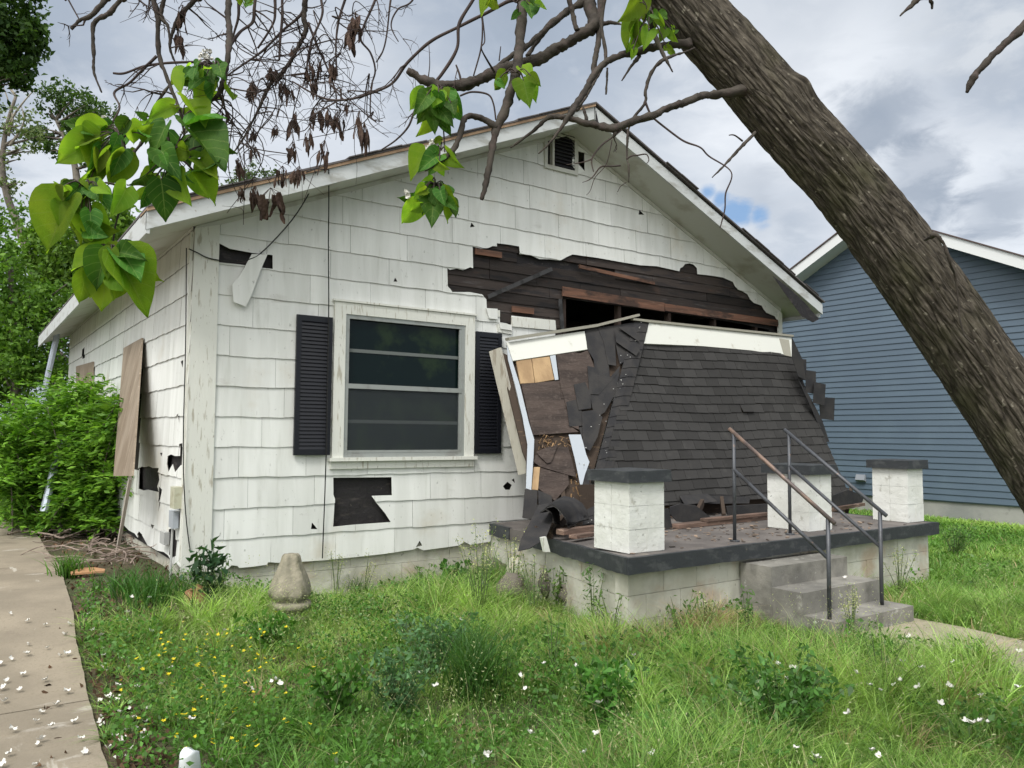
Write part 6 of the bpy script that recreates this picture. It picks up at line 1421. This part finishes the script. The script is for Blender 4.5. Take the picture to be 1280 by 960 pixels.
tuft(440, 745, .34, 150, .06, (.08,.18,.03), .006, 'grass tuft right of the stone finial', 56)
tuft(395, 765, .26, 120, .08, (.08,.18,.03), .006, 'low tuft touching the stone finial', 57)
tuft(350, 792, .20, 100, .09, (.10,.22,.04), .006, 'tuft hiding the foot of the stone finial', 59)
tuft(378, 788, .18, 80, .08, (.12,.24,.05), .006, 'pale tuft in front of the stone finial', 60)
tuft(490, 740, .22, 120, .12, (.09,.2,.03), .006, 'short tuft along the front foundation', 58)
# flowers: one of each kind, copied
def dups(o, spots, grp):
    r = random.Random(2)
    for i, p in enumerate(spots):
        q = o if i == 0 else o.copy()
        if i: COL.objects.link(q)
        q.location = p; q.rotation_euler = (r.uniform(-.5,.5), r.uniform(-.5,.5), r.uniform(0, 6.28)); s = r.uniform(.75, 1.2); q.scale = (s, s, s); q['group'] = grp
def flower(name, rr, m, n=5, cup=.4, wid=.62):
    mb = MB(); r = random.Random(4)
    for k in range(n):
        a = 2*math.pi*k/n + r.uniform(-.2,.2); d = Vector((math.cos(a), math.sin(a), 0)); s = Vector((-d.y, d.x, 0)); q = rr*r.uniform(.8,1.1); up = Vector((0,0,1))
        mb.add([Vector((0,0,0)), d*q*.5 + s*q*wid*.5 + up*q*cup*.4, d*q + s*q*wid*.25 + up*q*cup*r.uniform(.5,1), d*q - s*q*wid*.3 + up*q*cup*r.uniform(.4,1), d*q*.5 - s*q*wid*.5 + up*q*cup*.4], [(0,1,2,3,4)])
    return mb.build(name, m)
r = random.Random(21)
f = flower('buttercup', .013, mat('yellow_petal', (.72,.58,.02), .5, transl=.2)); tag(f, 'tiny yellow buttercup in the grass near the driveway', 'flower')
sp = []
for _ in range(150):
    u, v = min(max(r.gauss(262, 70), 150), 470), r.uniform(790, 985)
    if r.random() < .3: u, v = r.uniform(200, 330), r.uniform(815, 905)
    g = atg(u, v); sp.append(g + Vector((0, 0, r.uniform(.13, .23))))
dups(f, sp, 'yellow buttercups in the lawn')
f = flower('fallen_blossom', .021, m_blos, 5, 1.1, .95); tag(f, 'white catalpa blossom fallen on the driveway', 'fallen blossom')
sp = [atg(u, v, .045) for u, v in ((12,767),(35,776),(57,781),(34,818),(75,820),(13,824),(30,843),(8,851),(25,862),(5,860),(5,877),(58,850),(84,865),(72,881),(52,925),(100,924),(12,942),(3,956),(64,908),(15,913),(46,957),(60,810),(83,818),(44,902),(2,830))] 
for _ in range(8): sp.append(atg(r.uniform(0,110), r.uniform(740,958), .04))
sp = [p for p in sp if p.x < float(np.interp(p.y, ey, ex)) - .02]
dups(f, sp, 'white blossoms fallen on the driveway')
f2 = bpy.data.objects.new('fallen_blossom', f.data); COL.objects.link(f2); tag(f2, 'white catalpa blossom fallen in the dirt and grass beside the driveway', 'fallen blossom')
sp = []
for _ in range(60):
    v = r.uniform(745, 955); p = atg(r.uniform(100, 190) if r.random() < .8 else r.uniform(190,330), v, .03); 
    if p.x > float(np.interp(p.y, ey, ex)) + .02: sp.append(p + Vector((0,0,.0 if p.x < -.7 else .06)))
dups(f2, sp, 'white blossoms fallen beside the driveway')
f3 = bpy.data.objects.new('fallen_blossom', f.data); COL.objects.link(f3); tag(f3, 'white catalpa blossom caught in the long grass of the lawn', 'fallen blossom')
sp = [atg(u, v, .22) for u, v in ((575,775),(657,862),(680,830),(748,880),(612,943),(606,945),(545,858),(650,845),(972,830),(991,836),(1130,828),(1148,860),(1152,836),(1216,905),(1226,903),(1234,904),(1207,902),(1186,858),(1272,860),(1020,948),(1060,893),(1118,857),(1124,852),(792,820),(1275,815),(1136,797),(1020,780),(345,850),(340,853),(350,855),(238,900),(985,850),(1175,880))]
for _ in range(14): sp.append(atg(r.uniform(450,1270), r.uniform(800,950), .22))
dups(f3, sp, 'white blossoms caught in the lawn')
f4 = bpy.data.objects.new('fallen_blossom', f.data); COL.objects.link(f4); tag(f4, 'white catalpa blossom lying on the front walk or steps', 'fallen blossom')
dups(f4, [atg(u, v, .06) for u, v in ((1076,789),(1133,801),(1106,804),(1060,792),(1186,797),(1272,803))] + [Vector((4.75,-3.6,.14))], 'white blossoms on the walk and steps')
